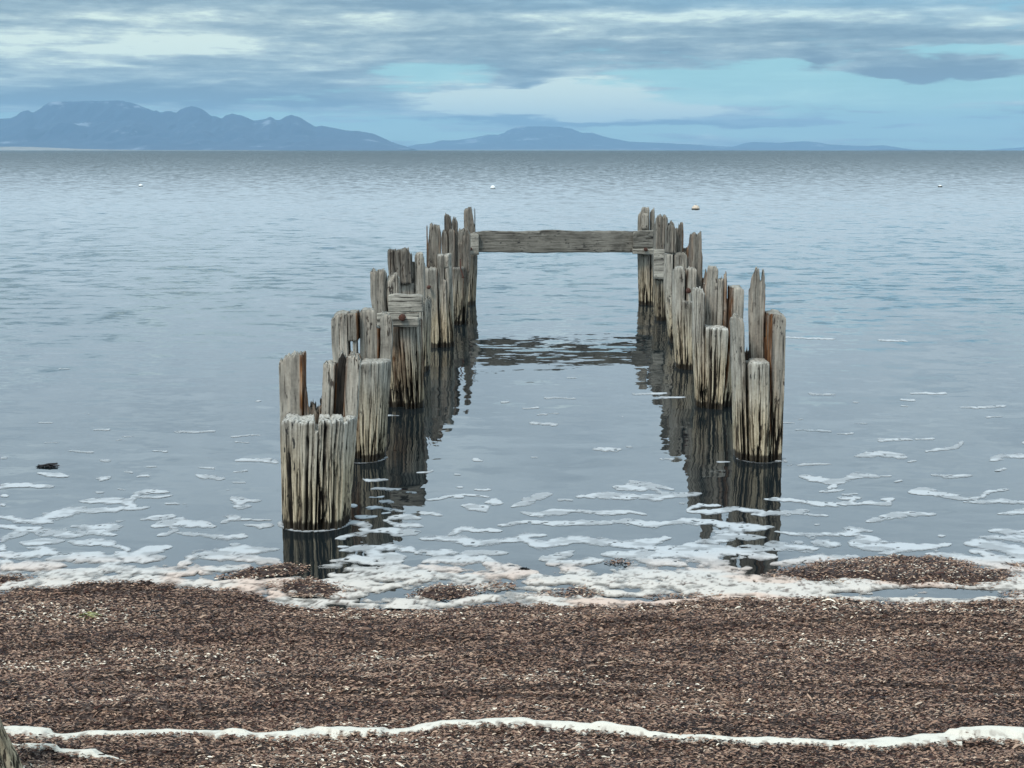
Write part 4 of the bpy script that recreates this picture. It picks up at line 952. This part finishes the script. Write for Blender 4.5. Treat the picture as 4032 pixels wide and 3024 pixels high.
LP = [(-900, 560), (-600, 520), (-300, 470), (-100, 478), (0, 461), (37, 460), (60, 452), (80, 434), (100, 428), (112, 427), (125, 438), (150, 425), (170, 408), (187, 397), (215, 391), (300, 390), (420, 388), (480, 388), (520, 396), (560, 411), (600, 427), (618, 428), (628, 437), (650, 431), (672, 430), (690, 437), (700, 434), (708, 424), (735, 413), (755, 409), (790, 419), (812, 434), (830, 449), (850, 451), (872, 461), (890, 447), (912, 439), (935, 444), (950, 446), (975, 459), (998, 469), (1030, 466), (1050, 460), (1062, 453), (1072, 457), (1085, 467), (1105, 465), (1125, 452), (1146, 445), (1180, 456), (1215, 478), (1240, 494), (1265, 490), (1310, 498), (1360, 509), (1420, 513), (1470, 523), (1500, 537), (1540, 557), (1600, 576), (1650, 593)]
LP = [(a, 392+(b-392)*1.0) for a, b in LP]
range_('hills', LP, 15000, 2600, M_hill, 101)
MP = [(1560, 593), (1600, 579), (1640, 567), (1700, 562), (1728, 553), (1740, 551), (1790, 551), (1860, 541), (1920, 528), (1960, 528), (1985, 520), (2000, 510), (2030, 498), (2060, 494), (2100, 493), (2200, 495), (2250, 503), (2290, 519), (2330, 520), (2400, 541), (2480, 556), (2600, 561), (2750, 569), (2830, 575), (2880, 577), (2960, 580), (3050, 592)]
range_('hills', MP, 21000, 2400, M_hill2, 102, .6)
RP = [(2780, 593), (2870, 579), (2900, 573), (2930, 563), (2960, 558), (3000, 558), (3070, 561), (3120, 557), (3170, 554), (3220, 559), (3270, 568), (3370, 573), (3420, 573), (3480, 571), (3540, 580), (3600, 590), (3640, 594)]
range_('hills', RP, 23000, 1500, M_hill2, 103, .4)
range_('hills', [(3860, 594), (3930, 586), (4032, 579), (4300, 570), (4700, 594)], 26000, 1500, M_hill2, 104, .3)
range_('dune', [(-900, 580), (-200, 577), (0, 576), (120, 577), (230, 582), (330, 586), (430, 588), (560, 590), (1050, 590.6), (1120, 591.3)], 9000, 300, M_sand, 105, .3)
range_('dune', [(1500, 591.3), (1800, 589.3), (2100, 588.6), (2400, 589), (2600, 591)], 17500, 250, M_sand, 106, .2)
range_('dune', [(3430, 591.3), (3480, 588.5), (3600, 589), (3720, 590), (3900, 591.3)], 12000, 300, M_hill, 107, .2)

def haze():
    m = bpy.data.materials.new('sea_air'); m.use_nodes = True; nt = m.node_tree; nt.nodes.clear()
    o = nt.nodes.new('ShaderNodeOutputMaterial'); v = nt.nodes.new('ShaderNodeVolumePrincipled')
    v.inputs['Color'].default_value = (.42, .70, .95, 1); v.inputs['Density'].default_value = 5.6e-5
    v.inputs['Anisotropy'].default_value = 0.0
    nt.links.new(v.outputs[0], o.inputs['Volume'])
    x0, x1, y0, y1, z0, z1 = -30000, 30000, -300, 29500, -31, 640
    V = np.array([(x, y, z) for z in (z0, z1) for y in (y0, y1) for x in (x0, x1)], float)
    Fq = np.array([(0, 2, 3, 1), (4, 5, 7, 6), (0, 1, 5, 4), (2, 6, 7, 3), (0, 4, 6, 2), (1, 3, 7, 5)])
    tag(mesh('haze', V, Fq, m, smooth=False), kind='stuff')
haze()

# ------------------------------------------------------------------ sky
SUN_EL, SUN_AZ = math.radians(48), math.radians(215)   # azimuth clockwise from +Y: behind, a little left
w = bpy.data.worlds.new('World'); sc.world = w; w.use_nodes = True
w.cycles.sampling_method = 'MANUAL'; w.cycles.sample_map_resolution = 256
t = NT(w.node_tree); bg = t.n['Background']
sky = t.node('ShaderNodeTexSky', sky_type='NISHITA'); sky.sun_disc = False
sky.sun_elevation = SUN_EL; sky.sun_rotation = SUN_AZ
nsky = t.vm('MULTIPLY', sky.outputs[0], (.1, .1, .1))
dirv = t.node('ShaderNodeTexCoord').outputs['Generated']
dx, dy, dz = t.xyz(dirv)
dyc = t.m('MAXIMUM', dy, .03)
u = t.m('DIVIDE', dx, dyc); v = t.m('DIVIDE', dz, dyc)
zz = t.m('DIVIDE', dz, t.m('ADD', t.m('ABSOLUTE', dz), .30))
wv = t.xyz(t.noise(t.comb(t.m('MULTIPLY', dx, 9.0), dy, t.m('MULTIPLY', zz, 16.0)), 1, 4, .6, col=True))
wu = t.m('ADD', u, t.m('MULTIPLY', t.m('SUBTRACT', wv[0], .5), .10))
wvv = t.m('ADD', v, t.m('MULTIPLY', t.m('SUBTRACT', wv[1], .5), .026))
def blob(px, py, rx, ry, pw=2.0):
    cu, cv = dirp(px, py)
    a = t.m('DIVIDE', t.m('SUBTRACT', wu, cu), rx/F); b = t.m('DIVIDE', t.m('SUBTRACT', wvv, cv), ry/F)
    q = t.m('ADD', t.m('MULTIPLY', a, a), t.m('MULTIPLY', b, b))
    if pw != 2.0: q = t.m('POWER', q, pw/2)
    return t.m('EXPONENT', t.m('MULTIPLY', q, -1.0))
def acc(base, items):
    for amp, args in items: base = t.m('ADD', base, t.m('MULTIPLY', blob(*args), amp))
    return base
nv_ = t.comb(t.m('MULTIPLY', dx, 9.5), t.m('MULTIPLY', dy, 3.0), t.m('MULTIPLY', zz, 27.0))
n1 = t.noise(nv_, 1, 6, .56, dist=.25)
n2 = t.noise(t.vm('ADD', t.vm('MULTIPLY', nv_, (1.2, 1, 1.7)), (11, 4, 7)), 1, 7, .6, dist=.3)
n3 = t.noise(t.vm('ADD', t.vm('MULTIPLY', nv_, (4, 1, 3.2)), (3, 4, 1)), 1, 5, .6)
n4 = t.noise(t.comb(t.m('MULTIPLY', dx, 11.0), t.m('MULTIPLY', dy, 3.0), t.m('MULTIPLY', zz, 62.0)), 1, 5, .6, dist=.2)
# cloud cover: solid deck up high, open near the horizon and to the right
cov = t.m('ADD', t.m('ADD', t.m('MULTIPLY', t.m('SUBTRACT', n1, .5), 2.7), t.m('MULTIPLY', t.m('ADD', t.m('MULTIPLY', t.m('SUBTRACT', n3, .5), .6), t.m('SUBTRACT', n4, .5)), 2.0)), .16)
cov = t.m('ADD', cov, t.m('MULTIPLY', t.sstep(dirp(0, 340)[1], dirp(0, 170)[1], wvv), .85))
cov = acc(cov, [(1.0, (500, 300, 1150, 130, 4)), (1.5, (2180, 410, 620, 75, 3)), (-1.1, (3450, 360, 900, 80)), (-.8, (3050, 285, 420, 26)), (1.7, (3710, 275, 270, 36, 3)), (1.1, (3195, 228, 70, 34)), (-.7, (1650, 300, 250, 40)), (-.35, (1300, 520, 700, 40)),
                (1.1, (2060, 285, 90, 30)), (.8, (3400, 425, 800, 16)), (.9, (2700, 480, 900, 12)), (-.5, (3300, 510, 900, 30)), (-.7, (3900, -60, 500, 90)), (.6, (1500, 390, 300, 16)), (1.0, (3480, 255, 60, 30)), (-1.3, (3780, 192, 330, 22)), (-.8, (3000, 240, 300, 20)), (.9, (2080, 335, 60, 14))])
covm = t.m('ADD', .22, t.m('MULTIPLY', t.sstep(-.12, .62, cov), .78))
# brightness of the cloud deck
br = t.m('ADD', .50, t.m('MULTIPLY', t.m('SUBTRACT', n2, .5), 1.8))
br = t.m('ADD', br, t.m('MULTIPLY', t.m('ADD', t.m('SUBTRACT', n3, .5), t.m('SUBTRACT', n4, .5)), .9))
br = acc(br, [(.52, (330, 178, 640, 48, 2.2)), (.35, (1000, 195, 420, 36)), (.15, (250, 270, 700, 50)), (-.6, (550, 380, 900, 42, 3)), (-.5, (1150, 412, 560, 17)), (1.25, (2180, 400, 540, 66, 2.6)), (-1.0, (2200, 486, 640, 14, 3)), (.35, (2850, 372, 450, 30)),
              (-.7, (3710, 280, 300, 48, 3)), (-.5, (3195, 228, 80, 40)), (-.8, (2080, 336, 50, 12)), (-.5, (2050, 290, 90, 30)), (.5, (2800, 45, 420, 38)), (.25, (1560, 80, 300, 40)), (-.10, (2000, 200, 900, 60)), (-.35, (2000, 5, 1600, 28)), (-.2, (3500, 130, 700, 50)), (.3, (550, 70, 350, 40)), (.3, (3600, 70, 500, 30))])
ccol = t.ramp(br, [(.0, (.20, .295, .37)), (.25, (.265, .375, .44)), (.5, (.36, .485, .535)), (.75, (.55, .68, .68)), (1.0, (.86, 1.0, .88))])
# clear air between: turquoise, Nishita tinted
clear = t.mix(.85, nsky, t.ramp(t.m('MULTIPLY', v, 8.0), [(0.0, (.62, 1.0, .88)), (.16, (.58, 1.0, .88)), (.34, (.44, .88, .86)), (.8, (.34, .78, .88)), (1.0, (.28, .60, .84))]))
col = t.mix(covm, clear, ccol)
# bright band added in the unseen sky to feed the water, dimmer overhead
el = t.m('MAXIMUM', dz, 0.0)
lift = t.m('ADD', 1.0, t.m('ADD', t.m('MULTIPLY', t.sstep(.085, .17, el), 1.45), t.m('MULTIPLY', t.m('SUBTRACT', t.m('MULTIPLY', t.sstep(.18, .30, el), 1.15), t.m('MULTIPLY', t.sstep(.34, .68, el), 2.05)), 1.0)))
col = t.mix(t.m('MULTIPLY', t.sstep(.10, .2, el), .93), col, t.mix(n2, (.285, .375, .455), (.545, .665, .745)))
col = t.mix(t.m('MULTIPLY', blob(3600, -110, 1500, 150), .55), col, (.27, .58, .80))
col = t.vm('MULTIPLY', col, t.comb(lift, lift, lift))
gnd = t.m('SUBTRACT', 1.0, t.sstep(-.02, -.0005, dz))
col = t.mix(gnd, col, (.3, .34, .38))
t.l.new(col, bg.inputs[0]); bg.inputs[1].default_value = 1.0

sun = bpy.data.lights.new('sun', 'SUN'); sun.energy = 2.3; sun.angle = math.radians(12); sun.color = (1, .95, .88)
so = bpy.data.objects.new('sun', sun); C.objects.link(so)
sd = Vector((math.sin(SUN_AZ)*math.cos(SUN_EL), math.cos(SUN_AZ)*math.cos(SUN_EL), math.sin(SUN_EL)))
so.rotation_euler = sd.to_track_quat('Z', 'Y').to_euler(); so.location = (0, -5, 20)

cam = bpy.data.cameras.new('camera'); cam.lens = F/4032*36; cam.sensor_width = 36; cam.clip_start = .1; cam.clip_end = 200000
co = bpy.data.objects.new('camera', cam); C.objects.link(co)
co.location = (0, 0, H); co.rotation_euler = (math.pi/2-P, 0, 0); sc.camera = co
sc.view_settings.view_transform = 'Standard'; sc.view_settings.look = 'None'; sc.view_settings.exposure = 0; sc.view_settings.gamma = 1
